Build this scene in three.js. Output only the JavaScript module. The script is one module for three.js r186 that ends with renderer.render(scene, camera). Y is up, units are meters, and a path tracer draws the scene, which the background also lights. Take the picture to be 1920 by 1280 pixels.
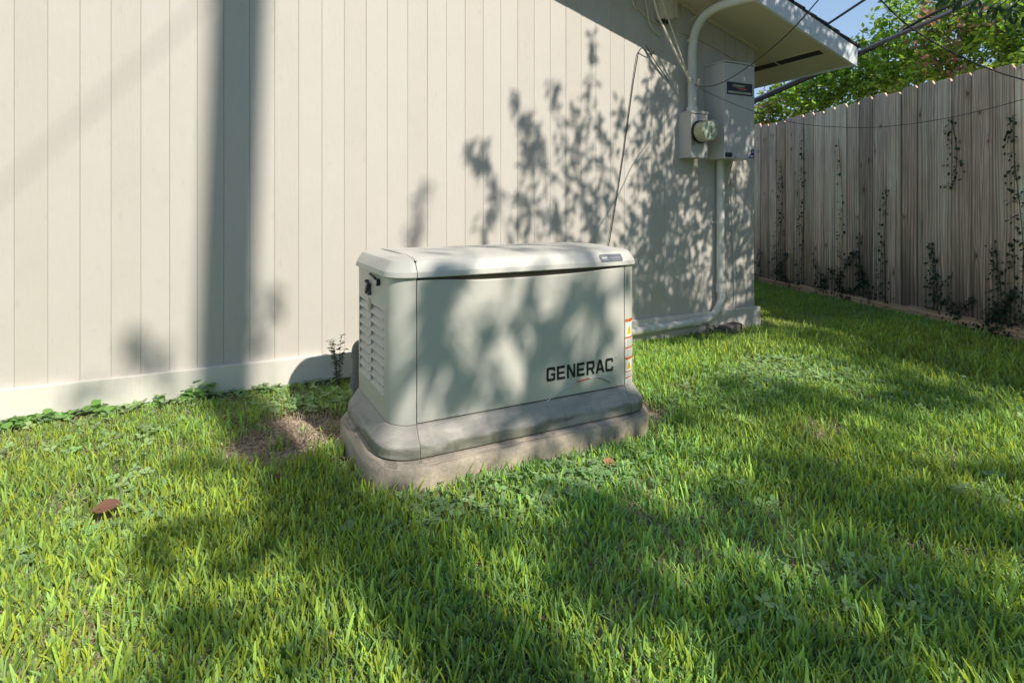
import * as THREE from 'three';
import { mergeGeometries, toCreasedNormals } from 'three/addons/utils/BufferGeometryUtils.js';
import { RoundedBoxGeometry } from 'three/addons/geometries/RoundedBoxGeometry.js';

// ---------------------------------------------------------------- camera, sky, sun, exposure
const scene = new THREE.Scene();
const F = 1067, CX = 960, CY = 385, YAW = 25.8 * Math.PI / 180, EYE = new THREE.Vector3(0, 1.0, 3.306);
const camera = new THREE.PerspectiveCamera(2 * Math.atan(640 / F) * 180 / Math.PI, 1.5, 0.05, 400);
camera.position.copy(EYE); camera.rotation.y = -YAW;
camera.setViewOffset(1920, 1280, 0, 640 - CY, 1920, 1280);

const SUN = new THREE.Vector3(0.29, 0.92, 1.0);                    // towards the sun, per metre away from the wall
const sun = new THREE.DirectionalLight(new THREE.Color(1, 0.93, 0.82), 4.15);
sun.position.copy(SUN.clone().multiplyScalar(20)); sun.castShadow = true; sun.shadow.mapSize.set(4096, 4096);
Object.assign(sun.shadow.camera, { left: -12, right: 12, top: 12, bottom: -12, near: 1, far: 60 });
scene.add(sun, sun.target);

{ // clear blue afternoon sky
  const w = 128, h = 64, d = new Float32Array(w * h * 4), s = SUN.clone().normalize();
  for (let j = 0; j < h; j++) for (let i = 0; i < w; i++) {
    const el = ((j + 0.5) / h - 0.5) * Math.PI, az = ((i + 0.5) / w - 0.5) * 2 * Math.PI;
    const v = new THREE.Vector3(Math.cos(el) * Math.cos(az), Math.sin(el), Math.cos(el) * Math.sin(az));
    const k = Math.pow(1 - Math.max(0, v.y), 2.0), g = Math.pow(Math.max(0, v.dot(s)), 8) * 0.2, o = (j * w + i) * 4;
    const q = 0.85; d[o] = q * (0.105 + 0.41 * k + g); d[o + 1] = q * (0.195 + 0.55 * k + g); d[o + 2] = q * (0.37 + 0.66 * k + g); d[o + 3] = 1;
  }
  const t = new THREE.DataTexture(d, w, h, THREE.RGBAFormat, THREE.FloatType);
  t.mapping = THREE.EquirectangularReflectionMapping; t.magFilter = t.minFilter = THREE.LinearFilter; t.needsUpdate = true;
  scene.background = t; scene.environment = t; scene.backgroundIntensity = 1.0; scene.environmentIntensity = 1.0;
}
const renderer = new THREE.WebGLRenderer({ antialias: true });
renderer.toneMapping = THREE.LinearToneMapping; renderer.toneMappingExposure = 1.35; renderer.shadowMap.enabled = true;

// ---------------------------------------------------------------- helpers
const V = (x, y, z) => new THREE.Vector3(x, y, z);
let seed = 12345;
const rnd = () => { seed |= 0; seed = seed + 0x6D2B79F5 | 0; let t = Math.imul(seed ^ seed >>> 15, 1 | seed); t = t + Math.imul(t ^ t >>> 7, 61 | t) ^ t; return ((t ^ t >>> 14) >>> 0) / 4294967296; };
const rr = (a, b) => a + (b - a) * rnd();
const gauss = () => (rnd() + rnd() + rnd() + rnd() - 2) * 0.87;
const clamp = (x, a = 0, b = 1) => Math.min(b, Math.max(a, x));
const smooth = (a, b, x) => { const t = clamp((x - a) / (b - a)); return t * t * (3 - 2 * t); };
const RT = V(Math.cos(YAW), 0, Math.sin(YAW)), FW = V(Math.sin(YAW), 0, -Math.cos(YAW));
const ray = (u, v) => RT.clone().multiplyScalar((u - CX) / F).addScaledVector(FW, 1).add(V(0, (CY - v) / F, 0));
const at = (u, v, d) => ray(u, v).multiplyScalar(d).add(EYE);           // a survey point d metres ahead
const onWall = (u, v, z = 0) => { const r = ray(u, v); return r.clone().multiplyScalar((z - EYE.z) / r.z).add(EYE); };
const onGround = (u, v, y = 0) => { const r = ray(u, v); return r.clone().multiplyScalar((y - EYE.y) / r.y).add(EYE); };
const inView = (p, m = 0) => { const q = p.clone().sub(EYE), w = q.dot(FW); if (w < 0.3) return false; const u = CX + F * q.dot(RT) / w, v = CY - F * q.y / w; return u > -m && u < 1920 + m && v > -m && v < 1280 + m; };

const taken = {};
const numbered = (n) => { const k = taken[n] = (taken[n] ?? -1) + 1; return k ? `${n}_${String(k).padStart(3, '0')}` : n; };
function mesh(name, geo, mat, parent) {
  const m = new THREE.Mesh(geo, mat); m.castShadow = m.receiveShadow = true;
  m.name = parent ? name : numbered(name); (parent ?? scene).add(m); return m;
}
function thing(name, label, category, pos = [0, 0, 0], turn = 0, group) {
  const g = new THREE.Group(); g.name = numbered(name); g.position.set(...pos); g.rotation.y = turn;
  g.userData = { label, category }; if (group) g.userData.group = group; scene.add(g); return g;
}
const tag = (o, label, category, group) => { Object.assign(o.userData, { label, category }); if (group) o.userData.group = group; return o; };
const lab = (o, label) => { o.userData.label = label; return o; };
const box = (x0, x1, y0, y1, z0, z1, r = 0) => {
  const g = r ? new RoundedBoxGeometry(x1 - x0, y1 - y0, z1 - z0, 2, r) : new THREE.BoxGeometry(x1 - x0, y1 - y0, z1 - z0);
  return g.translate((x0 + x1) / 2, (y0 + y1) / 2, (z0 + z1) / 2);
};
const uvBox = (g) => { // metre uv from position and normal
  const p = g.attributes.position, n = g.attributes.normal, uv = new Float32Array(p.count * 2);
  for (let i = 0; i < p.count; i++) {
    const ax = Math.abs(n.getX(i)), ay = Math.abs(n.getY(i)), az = Math.abs(n.getZ(i));
    const [a, b] = ay > ax && ay > az ? [p.getX(i), p.getZ(i)] : ax > az ? [p.getZ(i), p.getY(i)] : [p.getX(i), p.getY(i)];
    uv[2 * i] = a; uv[2 * i + 1] = b;
  }
  g.setAttribute('uv', new THREE.BufferAttribute(uv, 2)); return g;
};
const tube = (pts, r, seg = 8, n) => new THREE.TubeGeometry(new THREE.CatmullRomCurve3(pts), n ?? Math.max(4, pts.length * 6), r, seg, false);
const cyl = (r, h, seg = 24, r2 = r) => new THREE.CylinderGeometry(r2, r, h, seg);
function prism(poly, depth) { // polygon in x,y pushed along +z
  const s = new THREE.Shape(poly.map(([x, y]) => new THREE.Vector2(x, y)));
  return new THREE.ExtrudeGeometry(s, { depth, bevelEnabled: false });
}

// noise
const perm = new Uint8Array(512); { const a = [...Array(256).keys()]; for (let i = 255; i > 0; i--) { const j = Math.floor(rnd() * (i + 1)); [a[i], a[j]] = [a[j], a[i]]; } for (let i = 0; i < 512; i++) perm[i] = a[i & 255]; }
function vn(x, y, px = 256, py = 256) { // value noise with a period
  const xi = Math.floor(x), yi = Math.floor(y), fx = x - xi, fy = y - yi, u = fx * fx * (3 - 2 * fx), w = fy * fy * (3 - 2 * fy);
  const m = (a, p) => ((a % p) + p) % p, h = (a, b) => perm[perm[m(a, px) & 255] + (m(b, py) & 255)] / 255;
  const a = h(xi, yi), b = h(xi + 1, yi), c = h(xi, yi + 1), d = h(xi + 1, yi + 1);
  return a + (b - a) * u + (c - a) * w + (a - b - c + d) * u * w;
}
const fbm = (x, y, p = 256, q = 256, o = 4) => { let s = 0, a = 0.5, t = 0; for (let i = 0; i < o; i++) { s += a * vn(x, y, p, q); t += a; a *= 0.5; x *= 2; y *= 2; p *= 2; q *= 2; } return s / t; };
const srgb = (c) => 255 * (c <= 0.0031308 ? 12.92 * c : 1.055 * Math.pow(c, 1 / 2.4) - 0.055);
function texture(w, h, f, repeat = [1, 1], color = true) { // f(x, y) in 0..1 returns linear [r, g, b] or a height
  const d = new Uint8Array(w * h * 4);
  for (let j = 0; j < h; j++) for (let i = 0; i < w; i++) {
    const c = f(i / w, j / h), o = 4 * (j * w + i);
    for (let k = 0; k < 3; k++) d[o + k] = clamp(color ? srgb(clamp(c[k])) : 255 * c, 0, 255);
    d[o + 3] = 255;
  }
  const t = new THREE.DataTexture(d, w, h); t.wrapS = t.wrapT = THREE.RepeatWrapping; t.magFilter = THREE.LinearFilter; t.minFilter = THREE.LinearMipmapLinearFilter; t.generateMipmaps = true;
  if (color) t.colorSpace = THREE.SRGBColorSpace; t.repeat.set(...repeat); t.needsUpdate = true; return t;
}
function print(w, h, draw) { const c = document.createElement('canvas'); c.width = w; c.height = h; draw(c.getContext('2d'), w, h); const t = new THREE.CanvasTexture(c); t.colorSpace = THREE.SRGBColorSpace; return t; }
const lin = (r, g, b) => new THREE.Color().setRGB(r, g, b);
const std = (c, rough = 0.7, o = {}) => new THREE.MeshStandardMaterial({ color: lin(...c), roughness: rough, ...o });

// ---------------------------------------------------------------- materials
const brushBump = texture(512, 512, (x, y) => 0.5 + 0.35 * (fbm(x * 90, y * 10, 90, 10, 3) - 0.5) + 0.35 * (fbm(x * 24, y * 24, 24, 24, 4) - 0.5) + 0.7 * Math.max(0, vn(x * 40, y * 16, 40, 16) - 0.93), [1, 1], false);
const paintTone = texture(512, 512, (x, y) => { const k = 1 + 0.05 * (fbm(x * 5, y * 5, 5, 5) - 0.5) - 0.35 * Math.max(0, fbm(x * 40, y * 20, 40, 20, 3) - 0.72); return [0.545 * k, 0.508 * k, 0.460 * k]; });
const M = {};
M.siding = new THREE.MeshStandardMaterial({ map: paintTone, roughness: 0.62, bumpMap: brushBump, bumpScale: 0.0014 });
M.sidingB = new THREE.MeshStandardMaterial({ map: paintTone, color: lin(0.97, 0.965, 0.95), roughness: 0.62, bumpMap: brushBump, bumpScale: 0.0018 });
M.trim = new THREE.MeshStandardMaterial({ map: paintTone, color: lin(1.3, 1.31, 1.30), roughness: 0.5, bumpMap: brushBump, bumpScale: 0.002 });
M.caulk = std([0.54, 0.50, 0.44], 0.8);
M.soffit = std([0.66, 0.58, 0.44], 0.75);
M.metalPaint = new THREE.MeshStandardMaterial({ map: paintTone, color: lin(1.0, 1.02, 1.06), roughness: 0.5 });
M.conduit = std([0.68, 0.66, 0.6], 0.45);
M.black = std([0.012, 0.012, 0.013], 0.5);
M.dark = std([0.03, 0.03, 0.028], 0.8);
M.latch = std([0.09, 0.085, 0.09], 0.45, { metalness: 0.3 });
M.steel = std([0.35, 0.35, 0.36], 0.35, { metalness: 0.8 });
M.galv = new THREE.MeshStandardMaterial({ roughness: 0.6, map: texture(128, 128, (x, y) => { const k = 0.8 + 0.5 * fbm(x * 8, y * 8, 8, 8); return [0.2 * k, 0.205 * k, 0.2 * k]; }) });
M.gen = new THREE.MeshPhysicalMaterial({ color: lin(0.565, 0.55, 0.495), roughness: 0.42, clearcoat: 0.25, clearcoatRoughness: 0.35, map: texture(256, 256, (x, y) => { const k = 0.97 + 0.06 * fbm(x * 4, y * 4, 4, 4) - 0.5 * Math.max(0, fbm(x * 60, y * 30, 60, 30, 2) - 0.84); return [k, k, k]; }), bumpMap: texture(256, 256, (x, y) => fbm(x * 128, y * 128, 128, 128, 2), [6, 6], false), bumpScale: 0.0001 });
const stain = (x, y) => { // composite base: weathered, mould on the lower lip (y runs 0..1 over 0.12 m)
  const n = fbm(x * 24, y * 6, 24, 6, 5), f = fbm(x * 120, y * 30, 120, 30, 3), s = fbm(x * 60, y * 1.0 + 7, 60, 64, 3);
  const mould = 0.75 * (1 - smooth(0.27, 0.42, y + 0.14 * (n - 0.5) + 0.08 * (f - 0.5))) * clamp(0.12 + 1.25 * smooth(0.40, 0.62, fbm(x * 14, y * 1.5 + 3, 14, 64, 4)) * (0.55 + 0.9 * f)) + 0.25 * smooth(0.6, 0.75, s) * smooth(0.9, 0.4, y);
  const k = 0.78 + 0.34 * n + 0.2 * (f - 0.5) + 0.10 * (s - 0.5);
  const c = [0.42 * k, 0.388 * k, 0.345 * k];
  return [c[0] * (1 - 0.62 * mould), c[1] * (1 - 0.58 * mould), c[2] * (1 - 0.68 * mould)];
};
M.base = new THREE.MeshStandardMaterial({ roughness: 0.8, map: texture(2048, 128, stain), bumpMap: texture(256, 256, (x, y) => fbm(x * 64, y * 64, 64, 64, 3), [4, 1], false), bumpScale: 0.0006 });
const concBump = texture(512, 512, (x, y) => 0.5 * fbm(x * 100, y * 100, 100, 100, 3) + 0.5 * fbm(x * 12, y * 12, 12, 12, 4), [2, 2], false);
M.pad = new THREE.MeshStandardMaterial({ roughness: 0.92, bumpMap: concBump, bumpScale: 0.0022, map: texture(1024, 1024, (x, y) => {
  const n = fbm(x * 8, y * 8, 8, 8, 5), f = fbm(x * 150, y * 150, 150, 150, 2), m = smooth(0.56, 0.74, fbm(x * 14 + 3, y * 10, 14, 10, 5)); const k = (0.75 + 0.4 * n + 0.3 * (f - 0.5)) * (1 - 0.5 * m);
  return [0.47 * k, 0.395 * k, 0.31 * k]; }) });
M.found = new THREE.MeshStandardMaterial({ roughness: 0.95, map: texture(256, 256, (x, y) => { const k = 0.6 + 0.8 * fbm(x * 12, y * 12, 12, 12, 4); return [0.13 * k, 0.095 * k, 0.06 * k]; }), bumpMap: concBump, bumpScale: 0.006 });
M.shingle = new THREE.MeshStandardMaterial({ roughness: 0.95, map: texture(256, 256, (x, y) => { const k = 0.4 + 1.2 * fbm(x * 60, y * 60, 60, 60, 3); return [0.055 * k, 0.055 * k, 0.06 * k]; }), bumpMap: concBump, bumpScale: 0.005 });
// weathered fence boards: 8 boards side by side in one texture
const NB = 12, knots = [];
for (let b = 0; b < NB; b++) { const n = 1 + Math.floor(rnd() * 3); for (let i = 0; i < n; i++) knots.push([b, rr(0.15, 0.85), rr(0.06, 0.97), rr(0.045, 0.10)]); }
const boardOff = [...Array(NB)].map(() => [rr(0, 50), rr(0.72, 1.22), rr(0.0, 0.075), rr(0.2, 0.8)]);
function wood(x, y) {
  const b = Math.min(NB - 1, Math.floor(x * NB)), bx = x * NB - b, [off, tone, warm, heart] = boardOff[b];
  let w = bx + 0.14 * (fbm(bx * 1.5 + off, y * 5 + off) - 0.5), knot = 0, halo = 0;
  for (const [kb, kx, ky, kr] of knots) if (kb === b) {
    const dx = bx - kx, dy = (y - ky) * 11, d = Math.hypot(dx, dy * 0.8);
    w += Math.sign(dx || 1) * 0.10 * Math.exp(-(d * d) / (7 * kr * kr)) * (kr / 0.08); knot = Math.max(knot, 1 - smooth(kr * 0.55, kr * 1.0, d)); halo = Math.max(halo, Math.exp(-(d * d) / (3 * kr * kr)));
  }
  const arch = Math.abs(w - heart), rings = 0.5 + 0.5 * Math.sin((arch * 26 - 24 * y * (0.6 + 0.4 * Math.sin(off)) * Math.exp(-arch * arch * 22)) + 3 * fbm(bx * 3 + off, y * 6));
  const fine = fbm(bx * 60 + off, y * 16 + off, 256, 256, 3), streak = fbm(bx * 9 + off * 3, y * 1.6 + off, 256, 256, 3);
  let k = tone * (0.50 + 0.55 * streak + 0.5 * (fine - 0.5) + 0.46 * rings - 0.06); k *= 1 - 0.30 * halo; k *= 1 - 0.5 * knot;
  const edge = Math.min(bx, 1 - bx); k *= (0.4 + 0.6 * smooth(0.0, 0.06, edge)) * (0.72 + 0.5 * fbm(bx * 2.5 + off * 2, y * 9 + off, 256, 256, 4)); const damp = smooth(0.5, 0.0, y + 0.22 * (streak - 0.5) + 0.08 * (fine - 0.5)) * 0.72; k *= 1 - damp;  // edge term paints the shade of the picket gaps into each board side
  const gr = 0.55 * (streak - 0.35) + 0.9 * halo;
  return [(0.93 + 1.4 * warm + 0.06 * gr) * k, (0.715 + 0.8 * warm + 0.0 * damp) * k, (0.56 - 0.05 * Math.min(gr, 1)) * k];
}
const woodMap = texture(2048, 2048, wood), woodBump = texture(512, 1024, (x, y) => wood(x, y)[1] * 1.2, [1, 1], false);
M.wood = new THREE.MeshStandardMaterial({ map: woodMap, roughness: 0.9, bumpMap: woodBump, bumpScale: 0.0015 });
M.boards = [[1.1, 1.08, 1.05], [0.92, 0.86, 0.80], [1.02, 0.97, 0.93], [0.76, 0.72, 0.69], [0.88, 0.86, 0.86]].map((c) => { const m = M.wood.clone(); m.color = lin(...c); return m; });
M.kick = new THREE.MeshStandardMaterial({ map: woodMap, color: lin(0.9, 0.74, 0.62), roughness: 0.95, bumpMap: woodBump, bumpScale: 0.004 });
M.soil = new THREE.MeshStandardMaterial({ vertexColors: true, roughness: 1, map: texture(512, 512, (x, y) => { const k = 0.5 + 0.9 * fbm(x * 40, y * 40, 40, 40, 4); return [k, k, k]; }), bumpMap: texture(512, 512, (x, y) => fbm(x * 50, y * 50, 50, 50, 4), [1, 1], false), bumpScale: 0.02 });
const leafMat = (c, tr = 0.4, o = {}) => new THREE.MeshPhysicalMaterial({ color: lin(...c), roughness: 1, transmission: tr, thickness: 0, side: THREE.DoubleSide, specularIntensity: 0.5, ...o });
M.grass = leafMat([1, 1, 1], 0.4, { vertexColors: true, roughness: 1, specularIntensity: 0.22 });
M.leaf = leafMat([1, 1, 1], 0.52, { clearcoat: 0.5, clearcoatRoughness: 0.25 });
M.bark = new THREE.MeshStandardMaterial({ roughness: 0.95, map: texture(128, 256, (x, y) => { const k = 0.4 + 1.1 * fbm(x * 20, y * 6, 20, 6, 4); return [0.16 * k, 0.125 * k, 0.095 * k]; }) });
M.twig = std([0.30, 0.22, 0.14], 0.9);
M.wire = std([0.02, 0.02, 0.022], 0.6);
M.cream = std([0.66, 0.6, 0.48], 0.6);
M.roofTrim = std([0.74, 0.77, 0.8], 0.55);
M.white = std([0.7, 0.7, 0.68], 0.5);
M.orange = std([0.55, 0.12, 0.03], 0.6);

// ---------------------------------------------------------------- ground
const groundY = (x, z) => -0.024 * smooth(0.35, 1.2, z) + 0.012 * (fbm(x * 0.9 + 20, z * 0.9 + 20) - 0.5);
const bare = (x, z) => { // bare patches: 1 = soil
  const d1 = Math.hypot((x - 0.21) / 0.33, (z - 0.69) / 0.26), d2 = Math.hypot((x - 1.79) / 0.10, (z - 1.10) / 0.16);
  const n = 0.7 * (fbm(x * 5 + 9, z * 5 + 3) - 0.5);
  return Math.max(1 - smooth(0.75, 1.1, d1 + n), 1 - smooth(0.7, 1.1, d2 + n), (1 - smooth(0.0, 0.09, z + 0.08 * n)) * (x < 3.8 ? 1 : 0), 0.6 * smooth(0.70, 0.78, fbm(x * 2.2 + 31, z * 2.2 + 17)), 0.8 * (1 - smooth(0.6, 1.1, Math.hypot((x - 2.32) / 0.22, (z - 1.62) / 0.12) + n)));
};
{
  const pos = [], col = [], uv = [], idx = [], X = [], Z = [];
  for (let x = -60; x < -2; x += 4) X.push(x); for (let x = -2; x <= 7; x += 0.06) X.push(x); for (let x = 8; x <= 64; x += 4) X.push(x);
  for (let z = -60; z < -5; z += 4) Z.push(z); for (let z = -4.5; z <= 4; z += 0.06) Z.push(z); for (let z = 5; z <= 61; z += 4) Z.push(z);
  for (const z of Z) for (const x of X) {
    const b = bare(x, z), g = fbm(x * 3, z * 3), t = 0.6 + 0.8 * fbm(x * 11 + 5, z * 11);
    pos.push(x, groundY(x, z) + 0.008 * b * (fbm(x * 24, z * 24) - 0.5) - 0.008 * b, z); uv.push(x, z);
    col.push((0.13 + 0.37 * b) * t, (0.115 + 0.285 * b) * t, (0.055 + 0.235 * b) * t);
  }
  const n = X.length;
  for (let j = 0; j < Z.length - 1; j++) for (let i = 0; i < n - 1; i++) { const a = j * n + i; idx.push(a, a + n, a + 1, a + 1, a + n, a + n + 1); }
  const g = new THREE.BufferGeometry(); g.setAttribute('position', new THREE.Float32BufferAttribute(pos, 3)); g.setAttribute('color', new THREE.Float32BufferAttribute(col, 3)); g.setAttribute('uv', new THREE.Float32BufferAttribute(uv, 2)); g.setIndex(idx); g.computeVertexNormals();
  mesh('ground', g, M.soil).userData.kind = 'structure';
}

// ---------------------------------------------------------------- house
const CORN = 3.789, SL = 0.3135, rakeY = (x) => 2.279 - SL * (x - CORN), EAVE = 4.345, OVER = 0.455, RIDGE = -1.6, XL = -6.8, YL = rakeY(RIDGE) - 1.63;
const house = thing('house', 'cream house gable end with vertical board siding and overhanging eave', 'house');
{
  const P = 0.1215, first = -0.791 - 14 * P;
  const cross = (w) => [[0.0002, -0.014], [0.0003, -0.0024], [0.0032, 0], [w - 0.0032, 0], [w - 0.0003, -0.0024], [w - 0.0002, -0.014]];
  function board(x0, w, mat) {
    const top = (x0 < RIDGE ? YL + SL * (x0 - XL) : rakeY(x0)) + 0.05, g = prism(cross(w), top - 0.165); // along z, then stood up
    g.rotateX(-Math.PI / 2); // y->-z? (x, y, z) -> (x, z, -y)
    const p = g.attributes.position; for (let i = 0; i < p.count; i++) p.setZ(i, -p.getZ(i));
    const id = g.index; // mirrored: flip winding
    if (id) { for (let i = 0; i < id.count; i += 3) { const a = id.getX(i); id.setX(i, id.getX(i + 1)); id.setX(i + 1, a); } }
    else { for (let i = 0; i < p.count; i += 3) for (const at_ of [p]) { const a = [at_.getX(i), at_.getY(i), at_.getZ(i)]; at_.setXYZ(i, at_.getX(i + 1), at_.getY(i + 1), at_.getZ(i + 1)); at_.setXYZ(i + 1, ...a); } }
    g.translate(x0, 0.165, 0.0); g.computeVertexNormals(); uvBox(g);
    const uv = g.attributes.uv, ox = rnd() * 3, oy = rnd() * 3; for (let i = 0; i < uv.count; i++) uv.setXY(i, uv.getX(i) + ox, uv.getY(i) + oy);
    const m = mesh('siding_board', g, mat, house); m.position.z = rr(-0.0008, 0.0008);
  }
  let x = first, k = 0;
  while (x < CORN - 0.02) { const w = Math.min(P, CORN - x); board(x, w, k++ % 3 === 1 ? M.sidingB : M.siding); x += P; }
  // the rest of the shell behind and out of view
  mesh('wall_core', prism([[XL, -0.2], [CORN - 0.01, -0.2], [CORN - 0.01, rakeY(CORN) - 0.02], [RIDGE, rakeY(RIDGE) - 0.02], [XL, YL]], 0.10).translate(0, 0, -0.11), M.caulk, house);
  mesh('siding', prism([[XL, 0.165], [first - 0.002, 0.165], [first - 0.002, YL + SL * (first - XL)], [XL, YL]], 0.009).translate(0, 0, -0.009), M.siding, house);
  mesh('side_wall', uvBox(box(CORN - 0.12, CORN - 0.001, -0.2, rakeY(CORN), -9, -0.012)), M.siding, house);
  { // skirt board with a sloped bottom edge
    const poly = [[XL, 0.05], [-1, 0.045], [CORN + 0.03, 0.022], [CORN + 0.03, 0.178], [-1, 0.172], [XL, 0.172]];
    const s = new THREE.Shape(poly.map(([a, b]) => new THREE.Vector2(a, b)));
    mesh('skirt_board', uvBox(new THREE.ExtrudeGeometry(s, { depth: 0.026, bevelEnabled: true, bevelThickness: 0.005, bevelSize: 0.004, bevelSegments: 2 }).translate(0, 0, 0.002)), M.trim, house);
    mesh('skirt_board', uvBox(box(CORN + 0.003, CORN + 0.028, 0.022, 0.176, -9, -0.003)), M.siding, house);
  }
  mesh('foundation', uvBox(box(XL, CORN - 0.03, -0.3, 0.045, -9, -0.02)), M.found, house);
  // soffit, seen from below
  const sof = (xa, xb, z0, z1) => prism([[xa, rakeY(xa)], [xb, rakeY(xb)], [xb, rakeY(xb) + 0.012], [xa, rakeY(xa) + 0.012]], z1 - z0).translate(0, 0, z0);
  mesh('rake_soffit', sof(RIDGE, EAVE, 0.001, OVER), M.soffit, house);
  mesh('eave_soffit', sof(CORN + 0.001, EAVE, -9, 0.0), M.soffit, house);
  mesh('soffit_molding', prism([[RIDGE, rakeY(RIDGE) - 0.024], [CORN + 0.02, rakeY(CORN + 0.02) - 0.024], [CORN + 0.02, rakeY(CORN + 0.02) - 0.001], [RIDGE, rakeY(RIDGE) - 0.001]], 0.024).translate(0, 0, 0.004), M.soffit, house);
  // boards on the roof edge
  const H = 0.135;
  mesh('rake_board', uvBox(prism([[RIDGE, rakeY(RIDGE) - 0.012], [EAVE + 0.022, rakeY(EAVE + 0.022) - 0.012], [EAVE + 0.022, rakeY(EAVE + 0.022) + H], [RIDGE, rakeY(RIDGE) + H]], 0.022).translate(0, 0, OVER + 0.001)), M.roofTrim, house);
  mesh('eave_board', uvBox(box(EAVE + 0.001, EAVE + 0.021, rakeY(EAVE) - 0.012, rakeY(EAVE) + 0.11, -9, OVER - 0.001)), M.roofTrim, house);
  // soffit vent: frame, screen and cross bars
  const vent = new THREE.Group(); vent.name = 'soffit_vent'; house.add(vent);
  const strip = (n, xa, xb, z0, z1, dy, m) => mesh(n, prism([[xa, rakeY(xa) - dy], [xb, rakeY(xb) - dy], [xb, rakeY(xb) - 0.0006], [xa, rakeY(xa) - 0.0006]], z1 - z0).translate(0, 0, z0), m, vent);
  strip('screen', 4.035, 4.105, -1.6, 0.39, 0.002, M.dark);
  strip('frame', 4.022, 4.034, -1.6, 0.40, 0.007, M.soffit); strip('frame', 4.106, 4.118, -1.6, 0.40, 0.007, M.soffit); strip('frame', 4.0345, 4.1055, 0.391, 0.403, 0.007, M.soffit);
  for (const z of [-0.02, -0.45, -0.9]) strip('frame', 4.0345, 4.1055, z, z + 0.012, 0.005, M.soffit);
  // roof: courses of shingles, each a little proud of the one below
  const ang = Math.atan(SL), C = 0.135;
  for (let i = 0; i < 44; i++) {
    const xb = EAVE + 0.06 - i * C * Math.cos(ang), x2 = xb - (C + 0.06) * Math.cos(ang), y0 = rakeY(xb) + H + 0.002, y2 = rakeY(x2) + H + 0.002;
    const ov = 0.03 + rr(-0.006, 0.006);
    mesh('shingle_course', uvBox(prism([[xb, y0 + 0.012], [xb, y0 + 0.030], [x2, y2 + 0.016], [x2, y2 + 0.003]], 9 + OVER + ov).translate(0, 0, -9)), M.shingle, house);
  }
  mesh('roof_deck', prism([[XL - 0.5, YL - 0.1], [RIDGE, rakeY(RIDGE) + H - 0.02], [EAVE + 0.02, rakeY(EAVE + 0.02) + H - 0.018], [EAVE + 0.02, rakeY(EAVE + 0.02) + H], [RIDGE, rakeY(RIDGE) + H], [XL - 0.5, YL]], 9 + OVER).translate(0, 0, -9), M.shingle, house);
}

// ---------------------------------------------------------------- generator
const GYAW = 1.99 * Math.PI / 180, GX = 1.065 - 0.3 * Math.sin(GYAW), GZ = 1.2755 - 0.3 * Math.cos(GYAW);
const HX = 0.568, HZ = 0.30, R0 = 0.09, SX = 0.478;
const gen = thing('standby_generator', 'beige metal standby generator with hinged lid on concrete pad by the wall', 'generator', [GX, 0, GZ], GYAW);
function rrPath(hx, hz, r, part, n = 8, sx = SX) {
  const arc = (cx, cz, a0, a1) => [...Array(n + 1)].map((_, i) => { const a = (a0 + (a1 - a0) * i / n) * Math.PI / 180; return [cx + r * Math.cos(a), cz + r * Math.sin(a)]; });
  const line = (a, b, m) => [...Array(m + 1)].map((_, i) => [a[0] + (b[0] - a[0]) * i / m, a[1] + (b[1] - a[1]) * i / m]);
  const cx = hx - r, cz = hz - r;
  const front = line([-sx, hz], [sx, hz], 20), back = line([sx, -hz], [-sx, -hz], 4);
  const right = [[sx, hz], ...arc(cx, cz, 90, 0), ...arc(cx, -cz, 0, -90), [sx, -hz]];
  const left = [[-sx, -hz], ...arc(-cx, -cz, 270, 180), ...arc(-cx, cz, 180, 90), [-sx, hz]];
  return part === 'front' ? front : part === 'back' ? back : part === 'right' ? right : part === 'left' ? left : part === 'notLeft' ? [...front, ...right, ...back] : [...front, ...right, ...back, ...left];
}
function strips(rows, crease = 0.5, uvScale = [1, 1]) { // rows of equally many [x, y, z] points
  const pos = [], uv = [], idx = [], n = rows[0].length;
  rows.forEach((row) => { let s = 0; row.forEach((p, i) => { if (i) s += Math.hypot(p[0] - row[i - 1][0], p[2] - row[i - 1][2]); pos.push(...p); uv.push(s * uvScale[0], p[1] * uvScale[1]); }); });
  for (let j = 0; j < rows.length - 1; j++) for (let i = 0; i < n - 1; i++) { const a = j * n + i; idx.push(a, a + 1, a + n, a + 1, a + n + 1, a + n); }
  const g = new THREE.BufferGeometry(); g.setAttribute('position', new THREE.Float32BufferAttribute(pos, 3)); g.setAttribute('uv', new THREE.Float32BufferAttribute(uv, 2)); g.setIndex(idx);
  // drop slivers, then crease
  const q = g.toNonIndexed(), pp = q.attributes.position, uu = q.attributes.uv, np = [], nu = [], A = V(0, 0, 0), B = V(0, 0, 0), C = V(0, 0, 0);
  for (let i = 0; i < pp.count; i += 3) { A.fromBufferAttribute(pp, i); B.fromBufferAttribute(pp, i + 1); C.fromBufferAttribute(pp, i + 2); if (B.clone().sub(A).cross(C.clone().sub(A)).length() > 1e-9) for (let k = 0; k < 3; k++) { np.push(pp.getX(i + k), pp.getY(i + k), pp.getZ(i + k)); nu.push(uu.getX(i + k), uu.getY(i + k)); } }
  const o = new THREE.BufferGeometry(); o.setAttribute('position', new THREE.Float32BufferAttribute(np, 3)); o.setAttribute('uv', new THREE.Float32BufferAttribute(nu, 2));
  return toCreasedNormals(o, crease);
}
const wall_ = (path, ys) => ys.map((y) => path.map(([x, z]) => [x, typeof y === 'function' ? y(x) : y, z]));
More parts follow.
